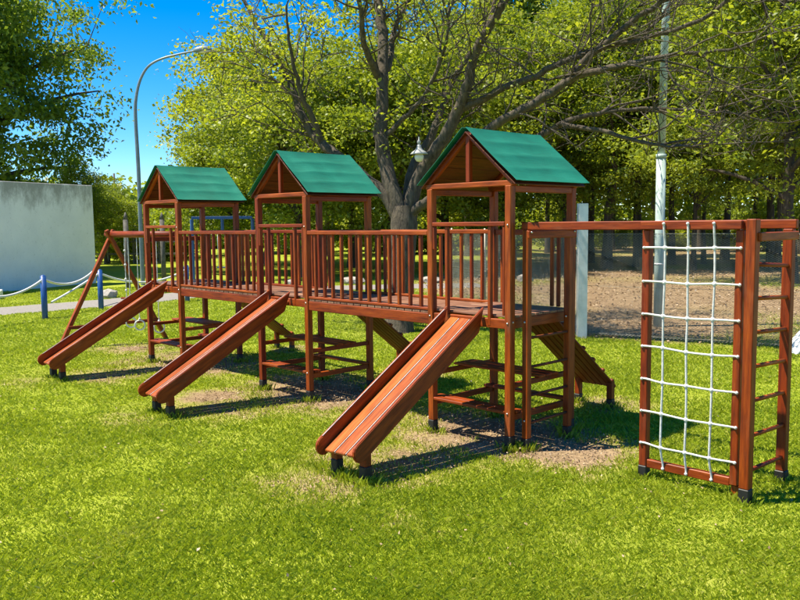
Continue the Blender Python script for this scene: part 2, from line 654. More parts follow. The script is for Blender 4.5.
wid = (0.0015 + 0.0014 * rng.random(nb_)) * (rr_ / 5.0) ** 0.8
hgt *= (np.clip(rr_, 5, 20) / 5.0) ** 0.12
yaw_ = rng.random(nb_) * 2 * np.pi
lean = 0.35 + 1.1 * rng.random(nb_)
la = rng.random(nb_) * 2 * np.pi
px, py = np.cos(yaw_) * wid, np.sin(yaw_) * wid
gz0 = -0.012 - 0.010 * dd
lx, ly = np.cos(la) * lean * hgt, np.sin(la) * lean * hgt
b0 = np.column_stack([bx_ - px, by_ - py, gz0])
b1 = np.column_stack([bx_ + px, by_ + py, gz0])
b2 = np.column_stack([bx_ + px * 0.7 + lx * 0.4, by_ + py * 0.7 + ly * 0.4, hgt * 0.62])
b3 = np.column_stack([bx_ + lx * 1.1, by_ + ly * 1.1, hgt])
gv = np.stack([b0, b1, b2, b3], 1).reshape(-1, 3)
gt = np.clip(0.08 + 0.42 * rng.random(nb_) + 0.24 * (big - 0.5) + 0.28 * (lowf - 0.4) + 0.28 * (mid - 0.5) + 0.4 * dd + 0.35 * (rng.random(nb_) > 0.93), 0, 1)
tag(link('grass', np_mesh('grass', gv, np.arange(nb_ * 4).reshape(-1, 4), 'grass', gt)), 'short sunlit grass blades of the lawn', kind='stuff')

# longer tufts round the post feet
ft = []
for t_ in (T1, T2, T3):
    ft += [(t_, 0), (t_ + W, 0), (t_, D), (t_ + W, D), (t_ + 0.3, 2.16), (t_ + 0.74, 2.16), (t_ + 0.2, -1.62), (t_ + 0.55, -1.62)]
ft += [(0.42, -1.62), (0.77, -1.62), (1.1, 0.115), (1.1, 0.775), (2.32, 0.12), (3.085, 0.12), (3.2, 0.045), (3.18, 0.76)]
ft = np.array(ft)
ci = np.repeat(np.arange(len(ft)), 130)
nt2 = len(ci)
a2 = rng.random(nt2) * 6.283
q2 = 0.03 + np.abs(rng.normal(size=nt2)) * 0.055
tx, ty = ft[ci, 0] + np.cos(a2) * q2, ft[ci, 1] + np.sin(a2) * q2
h2 = 0.025 + 0.06 * rng.random(nt2) ** 1.5
w2 = 0.0035
y2 = rng.random(nt2) * 6.283
l2 = rng.random(nt2) * 6.283
e0 = np.column_stack([tx - np.cos(y2) * w2, ty - np.sin(y2) * w2, np.full(nt2, -0.03)])
e1 = np.column_stack([tx + np.cos(y2) * w2, ty + np.sin(y2) * w2, np.full(nt2, -0.03)])
e2 = np.column_stack([tx + np.cos(l2) * h2 * 0.3 + np.cos(y2) * w2 * 0.6, ty + np.sin(l2) * h2 * 0.3 + np.sin(y2) * w2 * 0.6, h2 * 0.6])
e3 = np.column_stack([tx + np.cos(l2) * h2 * 0.7, ty + np.sin(l2) * h2 * 0.7, h2])
tag(link('grass_tufts', np_mesh('grass_tufts', np.stack([e0, e1, e2, e3], 1).reshape(-1, 3), np.arange(nt2 * 4).reshape(-1, 4), 'grass', 0.1 + 0.6 * rng.random(nt2))), 'longer grass left standing round the post feet', kind='stuff')
# dry leaf flecks on the lawn
nf = 900
fr_ = 3 + 20 * rng.random(nf) ** 0.8
fth = ang0 + (rng.random(nf) - 0.5) * 1.4
fx_, fy_ = cx0 + fr_ * np.cos(fth), cy0 + fr_ * np.sin(fth)
ok = (litter_at(fx_, fy_) < 0.1)
fv, ff = leaf_arrays(np.column_stack([fx_, fy_, np.full(nf, 0.03)])[ok], 0.026, rng, 0.35, 0, 3.0)
tag(link('fallen_leaves', np_mesh('fallen_leaves', fv, ff, 'litter', 0.4 + 0.6 * rng.random(len(ff)))), 'dry leaf flecks scattered over the lawn', kind='stuff')

# dry crumbs and clods on the bare earth
nq = 60000
qx = -8.5 + 11.5 * rng.random(nq)
qy = -3.0 + 6.0 * rng.random(nq)
ok = dirt_at(qx, qy) > 0.25 + 0.5 * rng.random(nq)
qn = int(ok.sum())
qv, qf = leaf_arrays(np.column_stack([qx[ok], qy[ok], np.full(qn, 0.002)]), 0.022, rng, 0.3, -0.2, 1.6)
tag(link('soil_crumbs', np_mesh('soil_crumbs', qv, qf, 'litter', 0.15 + 0.85 * rng.random(qn))), 'dry crumbs and bits of straw on the bare earth', kind='stuff')

# fallen leaves and twigs behind the fence
nl = 26000
lr = 11 + 26 * rng.random(nl) ** 1.3
lth = ang0 + (rng.random(nl) - 0.85) * 1.0
lx_, ly_ = cx0 + lr * np.cos(lth), cy0 + lr * np.sin(lth)
kp = litter_at(lx_, ly_) > 0.35 + 0.4 * rng.random(nl)
lc = np.column_stack([lx_[kp], ly_[kp], np.full(kp.sum(), 0.02)])
lv, lf = leaf_arrays(lc, 0.06 * (lr[kp] / 18) ** 0.5, rng, 0.4, 0, 4.0)
tag(link('leaf_litter', np_mesh('leaf_litter', lv, lf, 'litter', rng.random(len(lf)))), 'brown fallen leaves under the trees behind the fence', kind='stuff')

# ================================================================== PLAY STRUCTURE
PLAY = tag(empty('play_structure', (-1.5, 0.5, 0)), 'long red-brown wooden play set with three green-roofed towers, slides and bridges', 'playground')
random.seed(3)
PS = 0.072


def post(parent, x, y, z1, s=PS, name='post', foot=0.12):
    lz = random.uniform(-0.008, 0.008)
    bar(name, (x, y, foot + lz), (x, y, z1), s, s, parent, up=(0, 1, 0))
    bar('post_foot', (x, y, -0.25), (x, y, foot + lz), s + 0.005, s + 0.005, parent, 'foot', up=(0, 1, 0))


def roof_sheet(parent, x0, side):
    """one slope of the green cloth, sagging a little between the battens"""
    ze, za = 2.475, 2.995
    xa = x0 + W / 2
    xe = x0 + W / 2 + side * (W / 2 + 0.11)
    y0, y1 = -0.075, 1.09
    nu, nv = 40, 26
    rr = random.Random(int(x0 * 100) + side)
    ph = [rr.uniform(0, 6) for _ in range(4)]
    vs_, sl = [], Vector((xe - xa, 0, ze - za))
    nrm = Vector((side * (za - ze), 0, abs(xe - xa))).normalized()
    for i in range(nu + 1):
        u = i / nu
        for j in range(nv + 1):
            v = j / nv
            sag = 0.016 * abs(math.sin(u * math.pi * 4.0 + 0.25 * math.sin(5 * v + ph[2]))) ** 0.6 * math.sin(math.pi * v) ** 0.5 * math.sin(math.pi * min(u, 1)) ** 0.3 - 0.006
            if v < 0.06 or v > 0.94:
                sag -= 0.004
            sag += (0.004 * math.sin(9 * v + ph[0] + 3 * u) + 0.003 * math.sin(17 * v + ph[1] - 5 * u)) * math.sin(math.pi * u)
            edge = 0.0
            p = Vector((xa, y0 + (y1 - y0) * v, za)) + sl * u + nrm * (0.024 - sag - edge)
            vs_.append(p)
    fs = [(i * (nv + 1) + j, i * (nv + 1) + j + 1, (i + 1) * (nv + 1) + j + 1, (i + 1) * (nv + 1) + j) for i in range(nu) for j in range(nv)]
    c = Vector((xa, 0.5, 2.7))
    me = np_mesh('roof_sheet', [v - c for v in vs_], fs, 'roof', smooth=True)
    o = link('roof_sheet', me, parent, Matrix.Translation(c))
    md = o.modifiers.new('thick', 'SOLIDIFY')
    md.thickness = 0.004
    md.offset = -1 if side > 0 else 1
    es = o.modifiers.new('crisp', 'EDGE_SPLIT')
    es.split_angle = rad(40)


def tower(x0, label):
    t = tag(empty('tower', (x0 + W / 2, D / 2, 0), PLAY), label)
    for x in (x0, x0 + W):
        for y in (0, D):
            post(t, x, y, 2.46)
    # gable frames front and back
    for y in (0.0, D):
        bar('tie_beam', (x0 - 0.055, y, 2.482), (x0 + W + 0.055, y, 2.482), 0.062, 0.05, t)
        bar('king_post', (x0 + W / 2, y, 2.508), (x0 + W / 2, y, 2.95), 0.05, 0.05, t, up=(0, 1, 0))
        for s in (-1, 1):
            bar('rafter', (x0 + W / 2 + s * (W / 2 + 0.05), y, 2.485), (x0 + W / 2 + s * 0.012, y, 2.955), 0.045, 0.05, t)
    for x in (x0 - 0.01, x0 + W + 0.01):
        bar('wall_plate', (x, 0.036, 2.43), (x, D - 0.036, 2.43), 0.045, 0.06, t)
    # boards under the cloth
    sl = math.hypot(W / 2 + 0.10, 0.515)
    for s in (-1, 1):
        d = Vector((s * (W / 2 + 0.10), 0, -0.515)).normalized()
        n = Vector((s * 0.515, 0, W / 2 + 0.10)).normalized()
        for k in range(5):
            c = Vector((x0 + W / 2, 0, 2.985)) + d * (sl * (k + 0.5) / 5) - n * 0.004
            bar('roof_board', c + Vector((0, -0.055, 0)), c + Vector((0, 1.07, 0)), sl / 5 - 0.004, 0.012, t, 'wood_dark', up=n, bev=0.002)
        roof_sheet(t, x0, s)
    # deck
    for y in (0, D):
        bar('deck_beam', (x0 + 0.037, y, 1.178), (x0 + W - 0.037, y, 1.178), 0.045, 0.09, t)
    for x in (x0, x0 + W):
        bar('deck_beam', (x, 0.037, 1.187), (x, D - 0.037, 1.187), 0.045, 0.1, t)
    for k in range(8):
        y = 0.075 + k * (D - 0.15) / 7
        bar('deck_plank', (x0 - 0.02, y, 1.248 + random.uniform(-.002, .002)), (x0 + W + 0.02, y, 1.248), 0.108, 0.022, t, 'wood_deck', bev=0.003)
    # front guard around the slide opening
    bar('guard_rail', (x0 + 0.037, -0.01, 2.11), (x0 + W - 0.037, -0.01, 2.11), 0.06, 0.042, t)
    bar('guard_bracket', (x0 + 0.052, -0.012, 1.86), (x0 + 0.052, -0.012, 2.088), 0.03, 0.045, t, up=(0, 1, 0))
    bar('guard_bracket', (x0 + W - 0.052, -0.012, 1.26), (x0 + W - 0.052, -0.012, 2.088), 0.03, 0.045, t, up=(0, 1, 0))
    for dx in (0.215, 0.765):
        bar('baluster', (x0 + dx, -0.005, 1.15), (x0 + dx, -0.005, 2.088), 0.04, 0.04, t, up=(0, 1, 0))
    # back rail with the ramp opening
    bar('back_rail', (x0 + 0.037, D, 2.02), (x0 + W - 0.037, D, 2.02), 0.045, 0.06, t)
    for dx in (0.12, 0.20, 0.77, 0.85):
        bar('baluster', (x0 + dx, D, 1.26), (x0 + dx, D, 1.989), 0.036, 0.036, t, up=(0, 1, 0))
    # bench, table and side rails below the deck
    for x in (x0, x0 + W):
        bar('side_rail', (x, 0.037, 0.30), (x, D - 0.037, 0.30), 0.04, 0.06, t)
        bar('table_rail', (x, 0.037, 0.60), (x, D - 0.037, 0.60), 0.04, 0.05, t)
    bar('bench_board', (x0 + 0.037, 0.005, 0.345), (x0 + W - 0.037, 0.005, 0.345), 0.085, 0.03, t)
    bar('bench_board', (x0 - 0.03, 0.105, 0.347), (x0 + W + 0.03, 0.105, 0.347), 0.09, 0.03, t)
    bar('bench_board', (x0 - 0.03, D - 0.09, 0.347), (x0 + W + 0.03, D - 0.09, 0.347), 0.10, 0.03, t)
    for k in range(3):
        y = 0.45 + 0.105 * k
        bar('table_board', (x0 - 0.08, y, 0.638), (x0 + W + 0.05, y, 0.638), 0.1, 0.024, t)
    for (x, y, z) in ((x0 + W, -0.037, 1.19), (x0 + W, -0.037, 2.1), (x0, -0.037, 1.19), (x0 + W + 0.037, 0.0, 1.2), (x0 + W, -0.037, 0.34)):
        ball('bolt', (x, y, z), 0.011, t, 'bolt')
    return t


TW = [tower(T1, 'farthest tower of the play set, next to the swing beam'),
      tower(T2, 'middle tower of the play set, between the two bridges'),
      tower(T3, 'nearest tower of the play set, next to the monkey bars')]


def bridge(xa, xb, label):
    b = tag(empty('bridge', ((xa + xb) / 2, D / 2, 0), PLAY), label)
    for y in (0, D):
        bar('bridge_beam', (xa + 0.037, y, 1.157), (xb - 0.037, y, 1.157), 0.05, 0.108, b)
        bar('lower_rail', (xa + 0.037, y, 1.256), (xb - 0.037, y, 1.256), 0.05, 0.03, b)
        bar('handrail', (xa + 0.037, y, 2.026), (xb - 0.037, y, 2.026), 0.065, 0.046, b)
        n = 13
        for k in range(1, n):
            x = xa + (xb - xa) * k / n + random.uniform(-0.008, 0.008)
            tz = random.uniform(-0.006, 0.006)
            bar('baluster', (x + tz, y, 1.272), (x, y, 2.003), 0.037, 0.037, b, up=(0, 1, 0))
    n = 17
    for k in range(n):
        x = xa + 0.04 + (xb - xa - 0.08) * (k + 0.5) / n
        bar('bridge_plank', (x, -0.02, 1.226 + random.uniform(-.002, .002)), (x, D + 0.02, 1.226), 0.106, 0.026, b, 'wood_deck', bev=0.003)
    return b


bridge(T1 + W, T2, 'bridge between the farthest and the middle tower')
bridge(T2 + W, T3, 'bridge between the middle and the nearest tower')


def prism(name, prof, thick, parent, mat, mw):
    """profile in local (x,z) extruded along y, edges bevelled"""
    bm = bmesh.new()
    a_ = [bm.verts.new((p[0], -thick / 2, p[1])) for p in prof]
    f = bm.faces.new(a_)
    r = bmesh.ops.extrude_face_region(bm, geom=[f])
    vv = [g for g in r['geom'] if isinstance(g, bmesh.types.BMVert)]
    bmesh.ops.translate(bm, vec=(0, thick, 0), verts=vv)
    bmesh.ops.recalc_face_normals(bm, faces=bm.faces)
    ed = [e for e in bm.edges if abs(e.verts[0].co.y - e.verts[1].co.y) < 1e-6]
    bmesh.ops.bevel(bm, geom=ed, offset=0.006, segments=2, affect='EDGES')
    me = bpy.data.meshes.new(name)
    bm.to_mesh(me)
    bm.free()
    me.materials.append(MAT[mat])
    return link(name, me, parent, mw)


def slide(x0, top, bot, label):
    """top, bot: x offsets of the slide's middle at the deck and at its foot"""
    ptop = Vector((x0 + top, 0.03, 1.225))
    pbot = Vector((x0 + bot, -1.73, 0.235))
    s = tag(empty('slide', (pbot.x, pbot.y, 0), PLAY), label)
    a_ = (pbot - ptop)
    L = a_.length
    a_.normalize()
    lat = Vector((1, 0, 0)) - a_ * a_.x
    lat.normalize()
    n = lat.cross(a_) * -1
    if n.z < 0:
        n = -n
    # frame: x along the slope, y across, z normal
    yv = n.cross(a_)
    fr = Matrix(((a_.x, yv.x, n.x, ptop.x), (a_.y, yv.y, n.y, ptop.y), (a_.z, yv.z, n.z, ptop.z), (0, 0, 0, 1)))
    wd = 0.41
    bw = wd / 3
    for k in range(3):
        y = -wd / 2 + bw * (k + 0.5)
        me = box_mesh(L, bw - 0.018, 0.03, 'wood_worn_sunlit', 0.007)
        link('bed_plank', me, s, fr @ Matrix.Translation((L / 2, y, -0.014)))
    hi, lo = 0.098, -0.065
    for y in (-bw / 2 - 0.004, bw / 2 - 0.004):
        link('edge_highlight_strip', box_mesh(L - 0.01, 0.005, 0.02, 'strip', 0), s, fr @ Matrix.Translation((L / 2, y, -0.012)))  # added strips draw the worn plank edges and their bright sky reflection
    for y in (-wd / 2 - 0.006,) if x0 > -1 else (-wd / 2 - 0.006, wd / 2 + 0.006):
        link('edge_highlight_strip', box_mesh(L - 0.12, 0.005, 0.006, 'strip', 0), s, fr @ Matrix.Translation((L / 2 - 0.0, y, hi + 0.001)))  # same painted highlight along the side board tops
    prof = [(-0.0, hi), (L - 0.03, hi)]
    cz = (hi + lo) / 2
    for k in range(1, 8):
        t = math.pi / 2 - math.pi * k / 8
        prof.append((L - 0.03 + 0.08 * math.cos(t), cz + (hi - cz) * math.sin(t)))
    prof += [(L - 0.03, lo), (0.19, lo)]
    for sgn in (-1, 1):
        prism('side_board', prof, 0.032, s, 'wood', fr @ Matrix.Translation((0, sgn * (wd / 2 + 0.018), 0)))
    for q in (0.25, L * 0.5, L - 0.2):
        link('cross_batten', box_mesh(0.06, wd, 0.03, 'wood_dark', 0.004), s, fr @ Matrix.Translation((q, 0, -0.045)))
    for sgn in (-1, 1):
        c = fr @ Vector((L - 0.13, sgn * 0.172, -0.03))
        bar('leg', (c.x, c.y, 0.13), (c.x, c.y, c.z - 0.035), 0.075, 0.075, s, up=(0, 1, 0))
        bar('leg_foot', (c.x, c.y, -0.2), (c.x, c.y, 0.13), 0.08, 0.08, s, 'foot', up=(0, 1, 0))


slide(T1, 0.42, 0.37, 'slide of the farthest tower')
slide(T2, 0.44, 0.37, 'slide of the middle tower')
slide(T3, 0.45, 0.59, 'slide of the nearest tower')


def ramp(x0, label):
    xm = x0 + 0.525
    r = tag(empty('ramp', (xm, 2.0, 0), PLAY), label)
    p0, p1 = Vector((xm, D + 0.03, 1.16)), Vector((xm, 2.22, 0.235))
    d = (p1 - p0).normalized()
    n = Vector((1, 0, 0)).cross(d)
    n = -n if n.z < 0 else n
    for k in range(6):
        o = Vector(((k - 2.5) * 0.085, 0, 0))
        bar('ramp_plank', p0 + o, p1 + o, 0.079, 0.025, r, 'wood_ramp', up=n, bev=0.006)
    for q in (0.14, 0.3, 0.46, 0.62, 0.78, 0.94):
        c = p0.lerp(p1, q) + n * 0.028
        bar('cleat', c - Vector((0.25, 0, 0)), c + Vector((0.25, 0, 0)), 0.045, 0.03, r, 'wood', up=n)
    for sx in (-0.215, 0.215):
        bar('leg', (xm + sx, 2.16, 0.1), (xm + sx, 2.16, 0.30), 0.07, 0.07, r, up=(0, 1, 0))
        bar('leg_foot', (xm + sx, 2.16, -0.2), (xm + sx, 2.16, 0.1), 0.075, 0.075, r, 'foot', up=(0, 1, 0))


ramp(T1, 'climbing ramp behind the farthest tower')
ramp(T2, 'climbing ramp behind the middle tower')
ramp(T3, 'climbing ramp behind the nearest tower')

# swing beam on its crossed legs
sw = tag(empty('swing_beam', (-8.0, 0.5, 0), PLAY), 'round swing beam on crossed legs beside the farthest tower')
rod('beam', (-8.66, 0.5, 1.985), (T1 - 0.037, 0.5, 1.985), 0.055, sw, seg=16)
for sg, dx in ((-1, -0.04), (1, 0.04)):
    foot = Vector((-8.52 + dx, 0.5 + sg * 0.99, 0.0))
    topp = Vector((-8.52 + dx, 0.5 - sg * 0.085, 2.06))
    dv = (topp - foot).normalized()
    bar('leg', foot - dv * 0.2, topp, 0.07, 0.075, sw, up=(1, 0, 0))
bar('cross_bar', (-8.45, -0.36, 0.37), (-8.45, 1.36, 0.37), 0.035, 0.06, sw)
bar('tower_yoke', (T1 - 0.02, 0.037, 1.92), (T1 - 0.02, D - 0.037, 1.92), 0.045, 0.07, sw)

# monkey bars: two beams, access ladder, end ladder
mb = tag(empty('monkey_bars', (2.15, 0.45, 0), PLAY), 'overhead monkey bars with a rung ladder at each end')
XL, XR, YN, YF = 1.105, 3.195, 0.115, 0.775
for y in (YN, YF):
    bar('ladder_post', (XL, y, 0.1), (XL, y, 2.05), 0.066, 0.066, mb, up=(0, 1, 0))
    bar('post_foot', (XL, y, -0.25), (XL, y, 0.1), 0.071, 0.071, mb, 'foot', up=(0, 1, 0))
    bar('overhead_beam', (XL - 0.05, y, 2.088), (XR + 0.045 - (0.08 if y == YN else 0), y, 2.088), 0.05, 0.072, mb)
bar('end_post', (XR + 0.005, 0.045, 0.12), (XR + 0.005, 0.045, 2.13), 0.075, 0.08, mb, up=(0, 1, 0))
bar('post_foot', (XR + 0.005, 0.045, -0.25), (XR + 0.005, 0.045, 0.12), 0.079, 0.084, mb, 'foot', up=(0, 1, 0))
bar('end_post', (XR - 0.01, YF - 0.012, 0.1), (XR - 0.01, YF - 0.012, 2.05), 0.075, 0.075, mb, up=(0, 1, 0))
bar('post_foot', (XR - 0.01, YF - 0.012, -0.25), (XR - 0.01, YF - 0.012, 0.1), 0.085, 0.085, mb, 'foot', up=(0, 1, 0))
bar('end_tie', (XR + 0.055, 0.04, 2.0), (XR + 0.045, YF, 2.0), 0.03, 0.065, mb)
bar('ladder_tie', (XL + 0.048, YN - 0.05, 2.01), (XL + 0.048, YF + 0.05, 2.01), 0.03, 0.07, mb)
for z in (0.245, 0.505, 0.775, 1.05):
    rod('rung', (XL + 0.01, YN, z), (XL + 0.01, YF, z), 0.014, mb, 'wood_dark')
for z in (0.232, 0.495, 0.762, 1.02, 1.275, 1.53, 1.78):
    rod('rung', (XR + 0.01, 0.06, z + 0.02), (XR - 0.005, YF - 0.03, z - 0.018), 0.017, mb, 'wood')
for k in range(6):
    x = XL + 0.3 + k * 0.3
    rod('overhead_rung', (x, YN, 2.085), (x, YF, 2.085), 0.014, mb, 'steel')
for (x, y, z) in ((XL + 0.066, YN - 0.02, 2.03), (XL + 0.066, YF, 2.03), (XL, YN - 0.034, 1.2), (XL, YF - 0.034, 1.2), (XL, YN - 0.034, 0.27), (XR + 0.07, YF, 2.0)):
    ball('bolt', (x, y, z), 0.012, mb, 'bolt')

# climbing net in its frame
cn = tag(empty('climbing_net', (2.7, 0.12, 0), PLAY), 'white rope climbing net in a wooden frame')
NX0, NX1, NY = 2.32, 3.085, 0.12
bar('net_post', (NX0, NY, 0.1), (NX0, NY, 2.05), 0.066, 0.066, cn, up=(0, 1, 0))
bar('post_foot', (NX0, NY, -0.25), (NX0, NY, 0.1), 0.075, 0.075, cn, 'foot', up=(0, 1, 0))
bar('net_post', (NX1, NY, 0.105), (NX1, NY, 2.05), 0.06, 0.07, cn, up=(0, 1, 0))
bar('net_post', (NX1 + 0.005, NY + 0.012, -0.2), (NX1 + 0.005, NY + 0.012, 0.10), 0.06, 0.05, cn, up=(0, 1, 0))
bar('top_rail', (NX0 - 0.03, NY - 0.052, 2.088), (NX1 + 0.03, NY - 0.052, 2.088), 0.045, 0.066, cn)
bar('bottom_rail', (NX0 + 0.034, NY, 0.125), (NX1 - 0.031, NY, 0.125), 0.05, 0.068, cn)
rows = [(1.908, 1.915), (1.635, 1.641), (1.368, 1.370), (1.103, 1.101), (0.833, 0.826), (0.565, 0.557), (0.296, 0.286)]
cxs = [2.500, 2.700, 2.908]
rn = random.Random(12)
kn = {}
for i, (za, zb) in enumerate(rows):
    for j, cx in enumerate(cxs):
        t = (cx - NX0) / (NX1 - NX0)
        kn[i, j] = (cx + rn.uniform(-.006, .006), NY - 0.055 + rn.uniform(-.004, .004), za + (zb - za) * t + rn.uniform(-.010, .006))


def cord(name, pts, r, parent, sides=8):
    p = catmull(pts, 5)
    c = p.mean(0)
    tb = Tubes()
    tb.add(p - c, r, sides)
    return link(name, tb.mesh(name, 'rope'), parent, Matrix.Translation(c))


for i, (za, zb) in enumerate(rows):
    cord('cord', [(NX0 - 0.012, NY - 0.036, za), (NX0 + 0.03, NY - 0.036, za + 0.002)] + [kn[i, j] for j in range(3)] + [(NX1 - 0.02, NY - 0.037, zb), (NX1 + 0.01, NY - 0.037, zb)], 0.0085, cn)
    ball('knot', (NX0 - 0.012, NY - 0.04, za), 0.014, cn, 'rope')
    ball('knot', (NX1 + 0.012, NY - 0.04, zb), 0.015, cn, 'rope')
    for j in range(3):
        ball('knot', kn[i, j], 0.021, cn, 'rope', (1, 0.8, 1.15))
for j, cx in enumerate(cxs):
    cord('cord', [(cx, NY - 0.08, 2.098), (cx, NY - 0.074, 2.03)] + [kn[i, j] for i in range(7)] + [(cx + 0.004, NY - 0.03, 0.15), (cx + 0.006, NY - 0.033, 0.115)], 0.0085, cn)
    ball('knot', (cx, NY - 0.084, 2.1), 0.014, cn, 'rope')
    ball('knot', (cx + 0.006, NY - 0.034, 0.112), 0.015, cn, 'rope')


# ------------------------------------------------------------------ hanging on the swing beam
def torus_mesh(R_, r, mat, n=20, s=6):
    key = ('t', R_, r, mat)
    if key in _cache:
        return _cache[key]
    ang = np.linspace(0, 2 * np.pi, n, endpoint=False)
    pts = np.column_stack([np.cos(ang) * R_, np.zeros(n), np.sin(ang) * R_])
    v, f = tube_arrays(np.vstack([pts, pts[:1]]), [r] * (n + 1), s)
    me = np_mesh('ring', v, f, mat, smooth=True)
    _cache[key] = me
    return me


def hang_chain(parent, x, y, z0, z1):
    p = np.array([(x, y, z0 + (z1 - z0) * k / 24) for k in range(25)])
    c = p.mean(0)
    tb = Tubes()
    tb.add(p - c, [0.006 + 0.003 * (k % 2) for k in range(25)], 6)
    return link('rope', tb.mesh('rope', 'rope'), parent, Matrix.Translation(c))


for nme, x, zr, lab in (('gym_ring', -7.83, 0.44, 'pale gym ring hanging beside the crossed swing legs, farther from the tower'),
                        ('gym_ring', -7.50, 0.42, 'pale gym ring hanging from the swing beam, nearer to the tower of the pair'),
                        ('gym_ring', -6.80, 0.44, 'pale gym ring hanging right beside the farthest tower')):
    g = tag(empty(nme, (x, 0.5, 0.3)), lab, 'gym ring', 'rings hanging from the swing beam')
    hang_chain(g, x, 0.5, 1.94, zr + 0.1)
    link('ring', torus_mesh(0.085, 0.012, 'white'), g, Matrix.Translation((x, 0.5, zr)) @ Matrix.Rotation(rad(55), 4, 'Z'))
    ball('knot', (x, 0.5, zr + 0.11), 0.024, g, 'rope')
g = tag(empty('climbing_rope', (-7.97, 0.5, 0.8)), 'knotted white rope with a small wooden bar under the swing beam', 'rope')
hang_chain(g, -7.97, 0.5, 1.94, 0.86)
for z in (1.7, 1.45, 1.2, 1.0):
    ball('knot', (-7.97, 0.5, z), 0.025, g, 'rope')
rod('handle_bar', (-8.07, 0.45, 0.86), (-7.87, 0.55, 0.86), 0.018, g, 'wood')


# ================================================================== TREES
def tree_meshes(seed, H, cb, rx, n_clump, leaf_n, leaf_size, clump_r, trunk_r, leafmat, barkmat, droop=0.0, aspect=0.42, up=0.9, lean=0.0, lobes=0.35, n_limb=22, flat=1.0):
    rng = np.random.default_rng(seed)
    zc, rz = (cb + H) / 2, (H - cb) / 2
    d = rng.normal(size=(n_clump, 3))
    d /= np.linalg.norm(d, axis=1)[:, None]
    ph = rng.random(6) * 6.28
    lob = 1 + lobes * (np.sin(3 * np.arctan2(d[:, 1], d[:, 0]) + ph[0] + 2 * d[:, 2]) * 0.5 + np.sin(5 * np.arctan2(d[:, 1], d[:, 0]) + ph[1] - 4 * d[:, 2]) * 0.35 + np.sin(6 * d[:, 2] + ph[2]) * 0.3)
    r = rng.random(n_clump) ** (1 / 2.4) * lob
    cc = np.column_stack([d[:, 0] * r * rx, d[:, 1] * r * rx, zc + d[:, 2] * np.minimum(r, 1.08) * rz])
    cc[:, 0] += lean * (cc[:, 2] / H)
    tb = Tubes()
    nt_ = 10
    th_ = H * 0.86
    tz = np.linspace(-0.15, th_, nt_)
    wob = np.cumsum(rng.normal(size=(nt_, 2)) * 0.03 * H / nt_ * 2, 0)
    wob -= wob[0]
    tp = np.column_stack([wob[:, 0] + lean * (tz / H), wob[:, 1], tz])
    tr = trunk_r * (1 - np.linspace(0, 0.9, nt_)) ** 0.8
    tr[0] *= 1.45
    tb.add(tp, tr, 10)
    ends = []
    idx = rng.choice(n_clump, n_limb, replace=False)
    for k in idx:
        e = cc[k]
        zs = np.clip(cb * 0.75 + 0.62 * (e[2] - cb), 0.3 * cb, th_ * 0.97)
        s = np.array([np.interp(zs, tz, tp[:, 0]), np.interp(zs, tz, tp[:, 1]), zs])
        r0 = np.interp(zs, tz, tr) * 0.5 + 0.02
        m = s * 0.5 + e * 0.5 + np.array([0, 0, 0.12 * np.linalg.norm(e - s)]) + rng.normal(size=3) * 0.15
        t = np.linspace(0, 1, 7)[:, None]
        p = s * (1 - t) ** 2 + 2 * m * t * (1 - t) + e * t ** 2
        tb.add(p, r0 * (1 - 0.85 * t[:, 0]), 5)
        ends.append(p)
    allp = np.concatenate([p[2:] for p in ends])
    for k in range(0, n_clump, 2):
        q = allp[np.argmin(((allp - cc[k]) ** 2).sum(1))]
        mm = (q + cc[k]) / 2 + rng.normal(size=3) * 0.12
        tb.add(np.array([q, mm, cc[k]]), [0.028, 0.018, 0.006], 3)
    trunk = tb.mesh('trunk', barkmat)
    cnt = rng.poisson(leaf_n, n_clump) + 4
    ci = np.repeat(np.arange(n_clump), cnt)
    cr = clump_r * (0.6 + 0.8 * rng.random(n_clump))
    g = np.clip(rng.normal(size=(len(ci), 3)), -1.7, 1.7) * 0.55
    g *= cr[ci][:, None] * np.array([1.15, 1.15, 0.62 * flat])
    if droop:
        g[:, 2] -= droop * rng.random(len(ci)) * cr[ci] * 1.2
    pos = cc[ci] + g
    v, f = leaf_arrays(pos, leaf_size, rng, aspect, droop, up)
    ct = rng.random(n_clump)
    tint = np.clip(0.62 * ct[ci] + 0.42 * rng.random(len(ci)), 0, 1)
    return trunk, np_mesh('crown', v, f, leafmat, tint)


def place_tree(name, meshes, x, y, rz, s, label, cat='tree', group=None, sz=None):
    mw = Matrix.Translation((x, y, 0)) @ Matrix.Rotation(rz, 4, 'Z') @ Matrix.Diagonal((s, s, sz or s, 1))
    t = tag(empty(name, (x, y, 0)), label, cat, group)
    link('trunk', meshes[0], t, mw)
    link('crown', meshes[1], t, mw)
    return t


